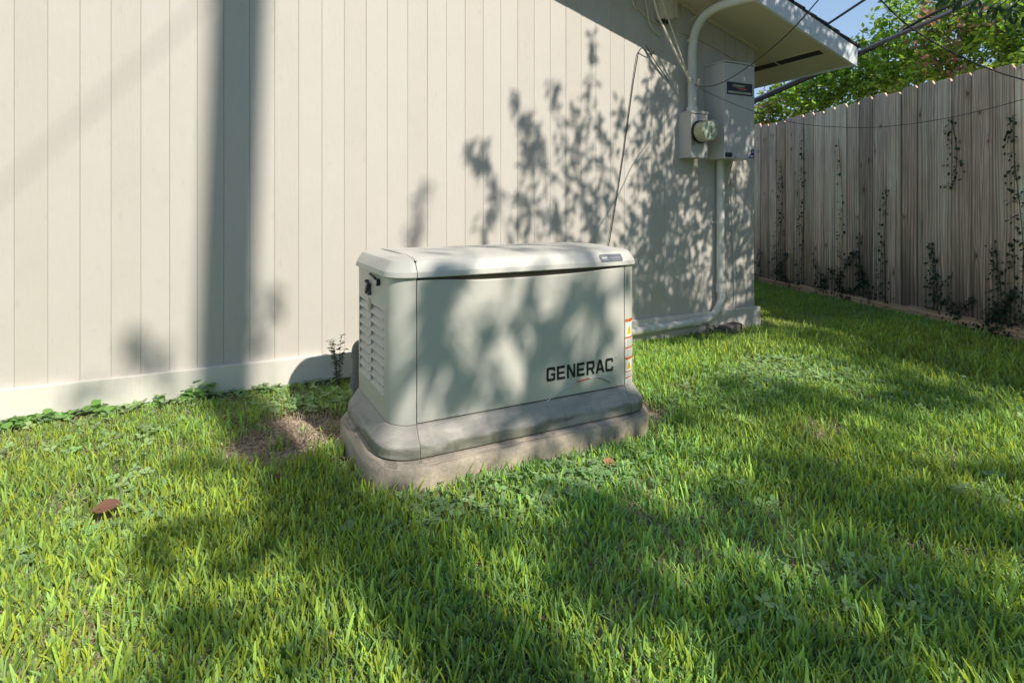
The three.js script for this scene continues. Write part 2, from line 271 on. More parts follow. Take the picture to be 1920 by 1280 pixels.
const flange = (path, gap = 0.0016, depth = 0.02) => { // pull the ends in a little and turn them inwards
  const p = path.map((a) => [...a]), n = p.length, dir = (a, b) => { const l = Math.hypot(b[0] - a[0], b[1] - a[1]) || 1; return [(b[0] - a[0]) / l, (b[1] - a[1]) / l]; };
  const next = (i, s) => { let k = i + s; while (Math.hypot(p[k][0] - p[i][0], p[k][1] - p[i][1]) < 1e-6) k += s; return p[k]; };
  const d0 = dir(p[0], next(0, 1)), d1 = dir(p[n - 1], next(n - 1, -1));
  p[0] = [p[0][0] + d0[0] * gap, p[0][1] + d0[1] * gap]; p[n - 1] = [p[n - 1][0] + d1[0] * gap, p[n - 1][1] + d1[1] * gap];
  return [[p[0][0] + d0[1] * depth, p[0][1] - d0[0] * depth], ...p, [p[n - 1][0] - d1[1] * depth, p[n - 1][1] + d1[0] * depth]];
};
{
  const Y0 = 0.204, Y1 = 0.738;
  mesh('inner_case', mergeGeometries([box(-HX + 0.035, HX - 0.035, 0.1, 0.745, -HZ + 0.03, HZ - 0.035), box(-0.46, 0.46, 0.69, 0.744, HZ - 0.036, HZ - 0.014)]), std([0.12, 0.10, 0.075], 0.8), gen);
  // front panel: its top edge dips towards the middle
  const dip = (x) => Y1 - 0.010 - 0.015 * Math.pow(Math.max(0, Math.cos((x + 0.02) / 0.478 * Math.PI / 2)), 0.6) * smooth(-0.49, -0.2, x) + 0.004 * smooth(0.2, 0.478, x);
  const fp = flange(rrPath(HX, HZ, R0, 'front'), 0.003);
  const inTop = (path) => path.map(([x, z]) => [x, dip(x) - 0.001, z - 0.015]);
  const front = mesh('front_panel', strips([...wall_(fp, [Y0 + 0.004, (x) => Y0 + 0.16, (x) => 0.45, (x) => 0.6, (x) => dip(x) - 0.004]), fp.map(([x, z]) => [x, dip(x), z - 0.003]), inTop(fp)], 0.6), M.gen, gen);
  mesh('back_panel', strips(wall_(flange(rrPath(HX, HZ, R0, 'back')), [Y0, Y1])), M.gen, gen);
  const rp = flange(rrPath(HX, HZ, R0, 'right', 10), 0.0015);
  mesh('right_end_panel', strips([...wall_(rp, [Y0, Y1 - 0.002])], 0.6), M.gen, gen);
  // left end with two openings for louvers
  const lf = rrPath(HX, HZ, R0, 'left', 10), YB = 0.283, YT = 0.606, cols = [[-0.205, -0.03], [-0.008, 0.188]];
  const back = [[-SX, -HZ], ...lf.filter((p) => p[1] < -HZ + R0 + 1e-6 && p[0] < -SX), [-HX, cols[0][0]]], mid = [[-HX, cols[0][1]], [-HX, cols[1][0]]], fr = [[-HX, cols[1][1]], ...lf.filter((p) => p[1] > HZ - R0 - 1e-6 && p[0] < -SX), [-SX, HZ]];
  const parts = [strips(wall_(flange(lf), [Y0, YB]), 0.6), strips(wall_(flange(lf), [YT, Y1 - 0.002]), 0.6), strips(wall_(flange(back, 0.0015, 0.02), [YB, YT]), 0.6), strips(wall_(mid, [YB, YT])), strips(wall_(flange(fr, 0.0005, 0.02), [YB, YT]), 0.6)];
  for (const [z0, z1] of cols) parts.push(strips([[[-HX + 0.02, YB, z0], [-HX + 0.02, YB, z1]].map((p) => p), [[-HX, YB, z0], [-HX, YB, z1]]]), strips([[[-HX, YT, z0], [-HX, YT, z1]], [[-HX + 0.02, YT, z0], [-HX + 0.02, YT, z1]]]), strips([[[-HX, YB, z1], [-HX + 0.02, YB, z1]], [[-HX, YT, z1], [-HX + 0.02, YT, z1]]]), strips([[[-HX + 0.02, YB, z0], [-HX, YB, z0]], [[-HX + 0.02, YT, z0], [-HX, YT, z0]]]));
  const left = lab(mesh('left_end_panel', mergeGeometries(parts), M.gen, gen), 'left end panel with two columns of louvers and a lock');
  const NR = 9, p = (YT - YB) / NR;
  for (const [z0, z1] of cols) for (let i = 0; i < NR; i++) {
    const y = YB + i * p, s = [[-HX + 0.024, y + p + 0.006], [-HX + 0.001, y + 0.010], [-HX - 0.0025, y + 0.004], [-HX - 0.001, y - 0.0005], [-HX + 0.012, y + 0.003], [-HX + 0.027, y + p + 0.003]];
    mesh('louver_slat', toCreasedNormals(prism(s, z1 - z0 - 0.001).translate(0, 0, z0 + 0.0005), 0.7), M.gen, left);
  }
  // lock, latch and sticker on the left end
  mesh('lock', cyl(0.014, 0.012, 20).rotateZ(Math.PI / 2).translate(-HX - 0.006, 0.706, 0.125), M.black, left);
  mesh('lock_core', cyl(0.0085, 0.004, 20).rotateZ(Math.PI / 2).translate(-HX - 0.0142, 0.706, 0.125), M.white, left);
  mesh('lock_cover', new RoundedBoxGeometry(0.010, 0.009, 0.085, 2, 0.003).rotateX(0.12).translate(-HX - 0.013, 0.7245, 0.075), M.black, left);
  mesh('latch', mergeGeometries([box(-HX - 0.006, -HX - 0.0005, 0.648, 0.684, -0.040, -0.004).toNonIndexed(), new THREE.BoxGeometry(0.010, 0.058, 0.016).rotateX(0.7).translate(-HX - 0.012, 0.668, -0.022).toNonIndexed(), cyl(0.007, 0.014, 10).rotateZ(Math.PI / 2).translate(-HX - 0.009, 0.691, -0.042).toNonIndexed(), cyl(0.006, 0.014, 10).rotateZ(Math.PI / 2).translate(-HX - 0.009, 0.645, 0.0).toNonIndexed()]), M.latch, left);
  mesh('sticker', box(-HX - 0.0012, -HX - 0.0003, 0.566, 0.624, -0.045, -0.005), new THREE.MeshStandardMaterial({ roughness: 0.6, map: print(64, 128, (c) => { c.fillStyle = '#b9b49f'; c.fillRect(0, 0, 64, 128); c.fillStyle = '#8f8a76'; for (let i = 0; i < 12; i++) c.fillRect(8 + (i % 3) * 14, 8 + i * 9, 10 + (i * 7) % 22, 4); }) }), left);
  // lid in two pieces
  const lv = [[0.7365, -0.012, 1], [0.736, 0.010, 1], [0.739, 0.013, 1], [0.757, 0.010, 1], [0.786, -0.008, 1], [0.796, -0.016, 1], [0.801, -0.027, 1], [0.806, -0.055, 1], [0.811, -0.08, 0.12], [0.815, -0.08, 0.19], [0.8165, -0.08, 0.297]];
  const lidRows = (part) => lv.map(([y, d, k]) => { const dz = k === 1 ? d : -k, r = Math.max(0.008, R0 + Math.max(d, -0.078)); return rrPath(HX + d, HZ + dz, k === 1 ? r : 0.003, part, 10).map(([x, z]) => [x, y, z]); });
  const shift = (rows, s) => rows.map((row) => row.map(([x, y, z]) => [Math.abs(x + SX) < 0.0005 ? x + s : x, y, z]));
  const seam = (rows) => rows; // open ends are closed by the seam strip below
  lab(mesh('lid', strips(shift(lidRows('notLeft'), 0.0012), 0.35), M.gen, gen), 'main lid with a grey badge at its right front');
  mesh('lid_end_cap', strips(shift(lidRows('left'), -0.0012), 0.35), M.gen, gen);
  mesh('lid_seam', box(-SX - 0.004, -SX + 0.004, 0.74, 0.797, -HZ + 0.02, HZ - 0.012), M.dark, gen);
  // badge on the lid
  const bx = 0.402, bsh = new THREE.Shape(); { const w = 0.058, h = 0.0165, r = 0.008; bsh.moveTo(-w + r, -h); bsh.lineTo(w - r, -h); bsh.quadraticCurveTo(w, -h, w, -h + r); bsh.lineTo(w, h - r); bsh.quadraticCurveTo(w, h, w - r, h); bsh.lineTo(-w + r, h); bsh.quadraticCurveTo(-w, h, -w, h - r); bsh.lineTo(-w, -h + r); bsh.quadraticCurveTo(-w, -h, -w + r, -h); }
  const tilt = -Math.atan(0.018 / 0.029) * 0.98, bg = new THREE.ExtrudeGeometry(bsh, { depth: 0.0022, bevelEnabled: true, bevelSize: 0.001, bevelThickness: 0.0008, bevelSegments: 2 });
  const bmat = new THREE.MeshStandardMaterial({ roughness: 0.35, metalness: 0.4, map: print(512, 160, (c) => { c.fillStyle = '#83868c'; c.fillRect(0, 0, 512, 160); c.strokeStyle = '#4c4f56'; c.lineWidth = 7; c.strokeRect(12, 12, 488, 136); c.fillStyle = '#6b6f76'; c.fillRect(180, 30, 300, 100); c.fillStyle = '#dcdde0'; for (const [a, b] of [[40, 16], [62, 22], [92, 12], [112, 24], [142, 14]]) c.fillRect(a, 58, b, 40); c.fillStyle = '#9a9da3'; for (let i = 0; i < 11; i++) c.fillRect(200 + i * 24, 64 + (i % 2) * 6, 16, 26); }) });
  { const uv = bg.attributes.uv, ps = bg.attributes.position; for (let i = 0; i < uv.count; i++) uv.setXY(i, (ps.getX(i) + 0.059) / 0.118, (ps.getY(i) + 0.0175) / 0.035); }
  mesh('badge', bg.rotateX(tilt).translate(bx, 0.7715, HZ + 0.0015), bmat, gen);
  // block lettering
  const T = 0.205, glyph = { // strokes in a 1 x 1 cell as polygons
    G: [[[0.12, 0], [0.88, 0], [1, 0.10], [1, 0.56], [0.52, 0.56], [0.52, 0.38], [0.76, 0.38], [0.76, 0.2], [0.32, 0.2], [0.25, 0.27], [0.25, 0.73], [0.32, 0.8], [0.76, 0.8], [0.76, 0.69], [1, 0.69], [1, 0.9], [0.88, 1], [0.12, 1], [0, 0.9], [0, 0.1]]],
    E: [[[0, 0], [0.96, 0], [0.96, 0.2], [0.26, 0.2], [0.26, 0.4], [0.88, 0.4], [0.88, 0.58], [0.26, 0.58], [0.26, 0.8], [0.94, 0.8], [0.94, 1], [0, 1]]],
    N: [[[0, 0], [0.24, 0], [0.24, 0.66], [0.72, 0], [1, 0], [1, 1], [0.76, 1], [0.76, 0.36], [0.28, 1], [0, 1]]],
    R: [[[0, 0], [0.25, 0], [0.25, 0.34], [0.52, 0.34], [0.74, 0], [1.03, 0], [0.79, 0.36], [0.9, 0.38], [1, 0.47], [1, 0.9], [0.88, 1], [0, 1]], [[0.25, 0.53], [0.25, 0.8], [0.70, 0.8], [0.75, 0.75], [0.75, 0.58], [0.70, 0.53]]],
    A: [[[-0.05, 0], [0.22, 0], [0.30, 0.2], [0.72, 0.2], [0.80, 0], [1.07, 0], [0.68, 1], [0.34, 1]], [[0.38, 0.38], [0.51, 0.74], [0.64, 0.38]]],
    C: [[[0.12, 0], [0.88, 0], [1, 0.10], [1, 0.35], [0.76, 0.35], [0.76, 0.2], [0.32, 0.2], [0.25, 0.27], [0.25, 0.73], [0.32, 0.8], [0.76, 0.8], [0.76, 0.67], [1, 0.67], [1, 0.9], [0.88, 1], [0.12, 1], [0, 0.9], [0, 0.1]]],
  };
  const letters = [], word = 'GENERAC', W = 0.343, cw = W / 7 * 0.86, lh = 0.0575, lx = 0.5526 - SX;
  [...word].forEach((ch, i) => { const [outer, hole] = glyph[ch], s = new THREE.Shape(outer.map(([a, b]) => new THREE.Vector2(a * cw, b * lh))); if (hole) s.holes.push(new THREE.Path(hole.map(([a, b]) => new THREE.Vector2(a * cw, b * lh)))); letters.push(new THREE.ShapeGeometry(s).translate(lx + i * W / 7 * 1.012, 0.2785, HZ + 0.0006)); });
  letters.push(new THREE.RingGeometry(0.0022, 0.0036, 12).translate(lx + W + 0.012, 0.333, HZ + 0.0006));
  mesh('lettering', mergeGeometries(letters.map((g) => g.toNonIndexed())), std([0.012, 0.014, 0.016], 0.5, { side: THREE.DoubleSide }), gen);
  // torn decal edge under the lettering
  const E0 = 0.5526 - SX, dp = [[E0, 0.2], [E0 + 0.075, 0.234], [E0 + 0.144, 0.257], [E0 + 0.212, 0.263], [E0 + 0.254, 0.264], [E0 + 0.30, 0.250], [E0 + 0.346, 0.235]].map(([x, y]) => V(x, y, HZ + 0.002));
  const decal = lab(mesh('decal_edge', tube(dp, 0.0016, 6, 40), M.white, gen), 'curled white edge of a torn decal');
  lab(mesh('decal_edge_scrap', tube([dp[2], V(E0 + 0.178, 0.261, HZ + 0.003), dp[3]].map((q) => q.clone().add(V(0, 0.001, 0.001))), 0.0022, 6, 12), M.orange, decal), 'red scrap left on the torn decal');
  mesh('decal_edge_scrap', tube([dp[4], V(E0 + 0.29, 0.247, HZ + 0.003), V(E0 + 0.325, 0.226, HZ + 0.003)], 0.0018, 6, 12), M.galv, decal);
  // warning labels wrapped round the right front corner
  const labelPrint = print(256, 512, (c, w, h) => {
    for (let k = 0; k < 6; k++) { const y = k * h / 6, hh = h / 6; c.fillStyle = '#e8e6df'; c.fillRect(0, y, w, hh); c.fillStyle = '#c8672a'; c.fillRect(0, y, w, 16); c.fillStyle = '#3a3a3a'; for (let i = 0; i < 7; i++) c.fillRect(k === 0 || k === 3 ? 96 : 16, y + 24 + i * 9, 60 + (i * 37 + k * 11) % 70 + (k % 3 ? 70 : 0), 3); if (k === 0 || k === 3) { c.fillStyle = '#e9c51c'; c.beginPath(); c.moveTo(50, y + 24); c.lineTo(86, y + 74); c.lineTo(14, y + 74); c.closePath(); c.fill(); c.fillStyle = '#222'; c.fillRect(47, y + 42, 6, 18); c.fillRect(47, y + 64, 6, 5); } }
  });
  const lm = new THREE.MeshStandardMaterial({ map: labelPrint, roughness: 0.5 });
  const ly = [0.498, 0.418, 0.373, 0.328, 0.266, 0.240, 0.212], off = 0.0012;
  const arc = [[SX + 0.010, HZ + off]]; for (let a = 86; a >= 8; a -= 6) arc.push([HX - R0 + (R0 + off) * Math.cos(a * Math.PI / 180), HZ - R0 + (R0 + off) * Math.sin(a * Math.PI / 180)]);
  arc[0][0] = SX + 0.004;
  for (let k = 0; k < 6; k++) {
    const g = strips(wall_(arc, [ly[k + 1] + 0.001, ly[k] - 0.001])), uv = g.attributes.uv, ps = g.attributes.position; let L = 0; for (let i = 0; i < uv.count; i++) L = Math.max(L, uv.getX(i));
    for (let i = 0; i < uv.count; i++) uv.setXY(i, uv.getX(i) / L, 1 - (k + (ly[k] - ps.getY(i)) / (ly[k] - ly[k + 1])) / 6);
    mesh('warning_label', g, lm, gen);
  }
  // flared base in three pieces
  const bl = [[0.203, -0.006], [0.2005, 0.002], [0.172, 0.019], [0.142, 0.0405], [0.137, 0.044], [0.132, 0.0455], [0.101, 0.047], [0.0975, 0.045], [0.0955, 0.03]].reverse();
  const baseRows = (part) => { const rows = bl.map(([y, d]) => flange(rrPath(HX + d, HZ + d, R0 + d, part, 12), 0.0012, 0.01).map(([x, z]) => [x, y, z])); return rows; };
  for (const part of ['front', 'left', 'right', 'back']) { const g = strips(baseRows(part), 0.4, [0.45, 1 / 0.12]), uv = g.attributes.uv; for (let i = 0; i < uv.count; i++) uv.setXY(i, uv.getX(i) + ({ front: 0, left: 0.37, right: 0.6, back: 0.8 })[part], uv.getY(i) - 0.79); mesh('base_skirt', g, M.base, gen); }
}
// concrete pad (a thing of its own: the generator rests on it)
{
  const o = 0.098, pad = [[0.094, -0.10], [0.0925, 0.050], [0.089, 0.066], [0.080, 0.077], [0.070, 0.082], [0.055, 0.084], [-0.12, 0.089]].reverse();
  const rows = pad.map(([y, d]) => rrPath(HX + d, HZ + d, R0 + Math.max(d, -0.05) + 0.03, 'all', 12, SX - 0.03).map(([x, z]) => [x, y, z]));
  rows.push(rows[rows.length - 1].map(([x, y, z]) => [x * 0.01, 0.093, z * 0.01]));
  const g = uvBox(strips(rows, 0.5));
  const m = tag(mesh('concrete_pad', g, M.pad), 'tan concrete pad with rounded corners under the generator', 'pad'); m.position.set(GX, 0, GZ); m.rotation.y = GYAW;
}
// gas pipe behind the left end
{
  const t = thing('gas_pipe', 'grey gas pipe with elbow rising beside the left end of the generator', 'pipe', [0.505, 0, 0.56]);
  mesh('pipe', cyl(0.0155, 0.34, 16).translate(0, 0.13, 0), M.galv, t);
  mesh('elbow', tube([V(0, 0.29, 0), V(0, 0.318, 0), V(0.012, 0.342, 0.003), V(0.034, 0.350, 0.008), V(0.075, 0.350, 0.016)], 0.0185, 14, 24), M.galv, t);
  mesh('collar', cyl(0.022, 0.018, 16).translate(0, 0.292, 0), M.galv, t);
  mesh('union', mergeGeometries([cyl(0.023, 0.05, 8).translate(0, 0.165, 0), cyl(0.027, 0.018, 16).translate(0, 0.148, 0), cyl(0.021, 0.02, 16).translate(0, 0.20, 0)]), M.galv, t);
}

// ---------------------------------------------------------------- boxes, meter, conduits on the wall
{
  const t = thing('transfer_switch', 'tall grey metal switch box with black name plate on the wall', 'electrical box', [3.398, 1.71, 0.0]);
  mesh('enclosure', box(-0.155, 0.155, -0.36, 0.352, 0.001, 0.188, 0.003), M.metalPaint, t);
  mesh('cover', box(-0.157, 0.157, -0.363, 0.350, 0.189, 0.205, 0.003), M.metalPaint, t);
  mesh('rain_hood', box(-0.160, 0.160, 0.353, 0.366, 0.001, 0.212, 0.003), M.metalPaint, t);
  mesh('name_plate', box(-0.131, 0.131, 0.117, 0.210, 0.2055, 0.2075), [0, 1, 2, 3, 4, 5].map((i) => i === 4 ? new THREE.MeshStandardMaterial({ roughness: 0.4, map: print(512, 180, (c) => {
    c.fillStyle = '#0d0d10'; c.fillRect(0, 0, 512, 180); c.fillStyle = '#d9c9a0'; c.font = 'bold 52px sans-serif'; c.save(); c.translate(110, 66); c.scale(1.05, 0.9); c.fillText('GENERAC', 0, 0); c.restore();
    c.fillStyle = '#e0601e'; c.beginPath(); c.moveTo(180, 80); c.quadraticCurveTo(300, 70, 395, 84); c.lineTo(380, 108); c.quadraticCurveTo(290, 84, 180, 86); c.fill(); c.fillStyle = '#9a9a90'; c.fillRect(220, 104, 40, 5); c.fillRect(268, 104, 56, 5);
    c.fillStyle = '#b9b49a'; c.fillRect(22, 132, 468, 28); c.fillStyle = '#6a6650'; for (let i = 0; i < 16; i++) c.fillRect(120 + i * 16, 142, 11, 8); }) }) : M.black), t);
  mesh('latch', box(-0.148, -0.088, -0.349, -0.318, 0.2055, 0.219, 0.004), M.black, t);
  mesh('sticker', prism([[0.098, -0.35], [0.150, -0.35], [0.150, -0.285], [0.122, -0.285], [0.118, -0.318], [0.104, -0.322]], 0.0012).translate(0, 0, 0.2055), new THREE.MeshStandardMaterial({ color: lin(0.015, 0.02, 0.16), roughness: 0.5 }), t);
  for (const [x, y, w] of [[0.128, -0.298, 0.016], [0.127, -0.307, 0.018], [0.112, -0.334, 0.032], [0.112, -0.341, 0.028]]) mesh('sticker_print', box(x, x + w, y - 0.0022, y + 0.0022, 0.2068, 0.2072), M.white, t);
  for (const x of [-0.05, 0.09]) mesh('screw', cyl(0.006, 0.006, 10).rotateX(Math.PI / 2).translate(x, -0.351, 0.208), M.steel, t);
}
{
  const t = thing('electric_meter', 'round glass electric meter on a small grey socket box', 'electric meter', [3.0705, 1.523, 0.0]);
  mesh('socket_box', box(-0.080, 0.080, -0.17, 0.172, 0.001, 0.118, 0.003), M.metalPaint, t);
  mesh('cover', box(-0.0815, 0.0815, -0.172, 0.150, 0.119, 0.131, 0.003), M.metalPaint, t);
  mesh('hood', box(-0.0835, 0.0835, 0.1525, 0.175, 0.119, 0.137, 0.003), M.metalPaint, t);
  const turn = (g, z, x = 0.002, y = 0.018) => g.rotateX(Math.PI / 2).translate(x, y, z);
  mesh('ring', turn(cyl(0.084, 0.018, 40), 0.141), M.black, t);
  const can = mesh('meter_can', turn(cyl(0.076, 0.085, 40, 0.073), 0.188), std([0.46, 0.44, 0.30], 0.4), t);
  mesh('face', turn(new THREE.CylinderGeometry(0.066, 0.066, 0.004, 40), 0.233), new THREE.MeshStandardMaterial({ roughness: 0.5, map: print(256, 256, (c) => { c.translate(128, 128); c.rotate(0); c.fillStyle = '#aab4a4'; c.fillRect(-128, -128, 256, 256); c.fillStyle = '#59624f'; c.fillRect(-62, -44, 88, 36); c.fillStyle = '#20241f'; c.fillRect(62, -30, 22, 14); c.fillRect(46, 26, 20, 22); c.fillRect(74, 24, 22, 22); c.fillStyle = '#717a6c'; for (let i = 0; i < 5; i++) c.fillRect(-60, 14 + i * 10, 70 - i * 7, 4); c.strokeStyle = '#dfe6da'; c.lineWidth = 6; c.beginPath(); c.moveTo(6, 74); c.lineTo(44, 6); c.stroke(); }) }), can);
  const dome = new THREE.LatheGeometry([[0.0735, 0], [0.0735, 0.028], [0.070, 0.036], [0.058, 0.040], [0.0, 0.041]].map(([a, b]) => new THREE.Vector2(a, b)), 40);
  mesh('glass_cover', turn(dome, 0.230), new THREE.MeshPhysicalMaterial({ color: lin(0.96, 0.98, 0.95), roughness: 0.06, transmission: 1, thickness: 0, side: THREE.DoubleSide }), t);
  mesh('seal', mergeGeometries([new THREE.TorusGeometry(0.012, 0.003, 6, 14).translate(-0.072, -0.03, 0.136), box(-0.080, -0.060, -0.062, -0.045, 0.1315, 0.142), new THREE.TorusGeometry(0.009, 0.0025, 6, 14).translate(-0.058, -0.07, 0.138)].map((g) => g.toNonIndexed())), M.steel, t);
}
{
  const t = thing('service_riser', 'painted conduit bending outward under the eave above the meter', 'conduit', [3.065, 1.7, 0.062]);
  const b = (x, y, z) => V(x - 3.065, y - 1.7, z - 0.062);
  mesh('pipe', tube([b(3.065, 1.70, 0.062), b(3.065, 2.0, 0.062), b(3.065, 2.16, 0.064), b(3.066, 2.29, 0.095), b(3.07, 2.375, 0.17), b(3.09, 2.415, 0.29), b(3.15, 2.42, 0.47), b(3.24, 2.41, 0.72)], 0.0315, 20, 60), M.conduit, t);
  mesh('hub', cyl(0.046, 0.035, 24, 0.04).translate(0, 0.016, 0), M.conduit, t);
  for (const y of [0.235, 0.53]) mesh('strap', mergeGeometries([cyl(0.0345, 0.022, 24).translate(0, y, 0), box(0.03, 0.062, y - 0.009, y + 0.009, -0.061, -0.052), box(0.030, 0.052, y - 0.008, y + 0.008, -0.052, -0.01)].map((g) => g.toNonIndexed())), M.conduit, t);
  mesh('insulator', new THREE.SphereGeometry(0.02, 14, 10).translate(-0.038, 0.235, 0.02), M.conduit, t);
}
{
  const t = thing('power_conduit', 'painted conduit dropping from the switch box and turning along the skirt', 'conduit', [3.373, 0.2, 0.042]);
  const b = (x, y, z) => V(x - 3.373, y - 0.2, z - 0.042);
  mesh('pipe', tube([b(3.373, 1.36, 0.042), b(3.373, 0.9, 0.042), b(3.373, 0.42, 0.042)], 0.0295, 18, 12), M.conduit, t);
  const c = [b(3.373, 0.42, 0.0425), b(3.373, 0.34, 0.043)]; for (let i = 1; i <= 8; i++) { const a = i / 8 * Math.PI / 2; c.push(b(3.373 - 0.19 * (1 - Math.cos(a)), 0.322 - 0.19 * Math.sin(a), 0.055)); }
  c.push(b(3.05, 0.122, 0.058));
  mesh('bend', tube(c, 0.0297, 18, 60), M.conduit, t);
  mesh('pipe', tube([b(3.06, 0.1225, 0.058), b(2.5, 0.107, 0.058), b(1.75, 0.085, 0.07), b(1.62, 0.09, 0.16), b(1.6, 0.11, 0.64)], 0.029, 18, 60), M.conduit, t);
  mesh('coupling', cyl(0.0365, 0.062, 24).translate(0, 0.163, 0.0005), M.conduit, t);
  mesh('coupling', cyl(0.035, 0.06, 24).rotateZ(Math.PI / 2 - 0.03).translate(3.10 - 3.373, 0.1235 - 0.2, 0.016), M.conduit, t);
  mesh('strap', mergeGeometries([cyl(0.033, 0.02, 20).translate(0, 0.67, 0), box(-0.06, 0.06, 0.662, 0.678, -0.041, -0.034)].map((g) => g.toNonIndexed())), M.conduit, t);
  mesh('strap', box(0.026, 0.062, 1.02, 1.045, -0.041, -0.02), M.conduit, t);
}
{
  const t = thing('junction_box', 'painted telephone box high under the rake soffit', 'junction box', [2.83, 2.36, 0]);
  mesh('enclosure', box(-0.055, 0.045, 0.0, 0.30, 0.001, 0.075, 0.006), M.soffit, t);
  mesh('cover', box(0.05, 0.105, 0.03, 0.30, 0.001, 0.055, 0.006), M.soffit, t);
  mesh('cover', box(-0.050, -0.012, 0.01, 0.30, 0.0755, 0.083, 0.004), M.cream, t);
  for (const x of [-0.04, -0.015, 0.015]) mesh('cable_gland', cyl(0.010, 0.03, 12).translate(x, -0.012, 0.04), M.dark, t);
}
function cable(name, label, pts, r, mat, group) { return tag(mesh(name, tube(pts, r, 6, pts.length * 12), mat), label, 'cable', group); }
const w = (u, v, z) => onWall(u, v, z);
cable('service_cable', 'thicker cream cable running down from the telephone box to the riser', [w(1224, -20, 0.16), w(1232, 20, 0.15), w(1258, 80, 0.14), w(1280, 125, 0.11), w(1296, 156, 0.1)], 0.0075, M.cream);
cable('service_cable', 'thinner cream cable beside it, ending at the riser insulator', [w(1238, -20, 0.15), w(1248, 20, 0.14), w(1263, 62, 0.13), w(1274, 95, 0.12), w(1285, 125, 0.11), w(1297, 156, 0.1)], 0.0055, M.cream);
cable('telephone_wire', 'thin painted wire stapled across siding parallel to the soffit', [w(1188, -10, 0.008), w(1203, 22, 0.012), w(1232, 44, 0.010), w(1268, 57, 0.008), w(1300, 69, 0.008), w(1345, 92, 0.008), w(1384, 115, 0.008)], 0.004, M.soffit);
cable('telephone_wire', 'cream wire loop hanging left of the telephone box', [w(1209, -10, 0.02), w(1213, 15, 0.02), w(1219, 45, 0.025), w(1230, 60, 0.02), w(1240, 67, 0.015)], 0.0055, M.soffit);
cable('telephone_wire', 'short cream wire stub at the top left of the wires', [w(1185, -10, 0.02), w(1189, 10, 0.02), w(1194, 16, 0.02), w(1198, 15, 0.01)], 0.0055, M.soffit);
cable('telephone_wire', 'loose dark wire hanging on the sunlit siding down to the lid', [w(1141, 462, 0.015), w(1150, 410, 0.012), w(1166, 310, 0.010), w(1180, 210, 0.010), w(1190, 140, 0.012), w(1199, 95, 0.02), w(1203, 90, 0.03), w(1210, 94, 0.03), w(1216, 101, 0.02), w(1222, 101, 0.02), w(1228, 96, 0.012)], 0.0035, M.wire);
cable('telephone_wire', 'short dark wire slanting below the rake shadow', [w(1212, 86, 0.02), w(1222, 104, 0.015), w(1236, 126, 0.012), w(1255, 152, 0.012)], 0.003, M.wire);
cable('telephone_wire', 'thin wire dropping from the soffit to the riser', [w(1322, -8, 0.25), w(1325, 8, 0.2), w(1290, 40, 0.05), w(1281, 20, 0.03), w(1278, 5, 0.02)].reverse(), 0.0025, M.soffit);
cable('ground_wire', 'thin white wire running down beside the corner to the brick', [w(1372, 335, 0.012), w(1374, 410, 0.010), w(1375.5, 467, 0.010), w(1378, 560, 0.012), w(1378, 577, 0.036), w(1382, 592, 0.040), w(1389, 612, 0.05)], 0.004, M.white);
mesh('wire_clip', box(3.525, 3.56, 1.16, 1.20, 0.002, 0.02, 0.003), M.metalPaint); tag(scene.children[scene.children.length - 1], 'small painted clip holding the white wire below the switch box', 'clip');
{ // drop wires looping out from the riser
  const p = w(1303, 157, 0.10);
  cable('drop_wire', 'thin dark wire rising from the riser across the soffit to the sky', [p, at(1315, 162, 3.7), at(1335, 161, 3.55), at(1358, 153, 3.4), at(1390, 134, 3.2), at(1430, 105, 3.0), at(1485, 56, 2.8), at(1540, -6, 2.65), at(1700, -190, 2.4), at(2300, -800, 2.0)], 0.0032, M.wire);
  cable('drop_wire', 'faint thin dark wire sagging from the riser past the fence tops', [p.clone().add(V(0, -0.01, 0)), at(1325, 172, 3.75), at(1370, 192, 3.7), at(1415, 209, 3.65), at(1490, 230, 3.6), at(1570, 238, 3.5), at(1650, 238, 3.4), at(1750, 226, 3.25), at(1850, 205, 3.1), at(1935, 182, 3.0), at(2500, 40, 2.6)], 0.0018, M.wire);
  cable('utility_cable', 'thick twisted grey cable crossing behind the eave above the hedge', [at(900, 400, 9.6), at(1300, 236, 7.4), at(1415, 187, 6.9), at(1600, 103, 6.2), at(1720, 50, 5.8), at(1850, -10, 5.5), at(2600, -390, 4.2)], 0.023, std([0.13, 0.13, 0.15], 0.5));
  cable('utility_cable', 'dark strand lying along the thick twisted grey cable', [at(900, 404, 9.58), at(1300, 241, 7.38), at(1415, 192, 6.88), at(1600, 109, 6.18), at(1665, 76, 6.0), at(1720, 41, 5.8), at(1850, -22, 5.5), at(2600, -402, 4.2)], 0.014, M.wire);
  cable('utility_cable', 'grey cable high in the sky right beside the roof edge', [at(1100, 330, 12), at(1480, 92, 9), at(1560, 40, 8.5), at(1630, -6, 8), at(2300, -440, 5.5)], 0.018, std([0.09, 0.09, 0.1], 0.5));
  cable('utility_cable', 'black wire slanting down to the right in front of the hedge', [at(1200, -440, 6), at(1640, -12, 4.4), at(1700, 45, 4.25), at(1790, 100, 4.05), at(1870, 134, 3.9), at(1940, 155, 3.8), at(2500, 330, 3.2)], 0.006, M.wire);
  cable('utility_cable', 'thin wire at the top edge above the hedge', [at(1400, -120, 7.6), at(1700, -6, 7), at(1750, 5, 7), at(1780, 9, 7), at(1860, 10, 7), at(2500, -20, 6)], 0.010, M.wire);
}
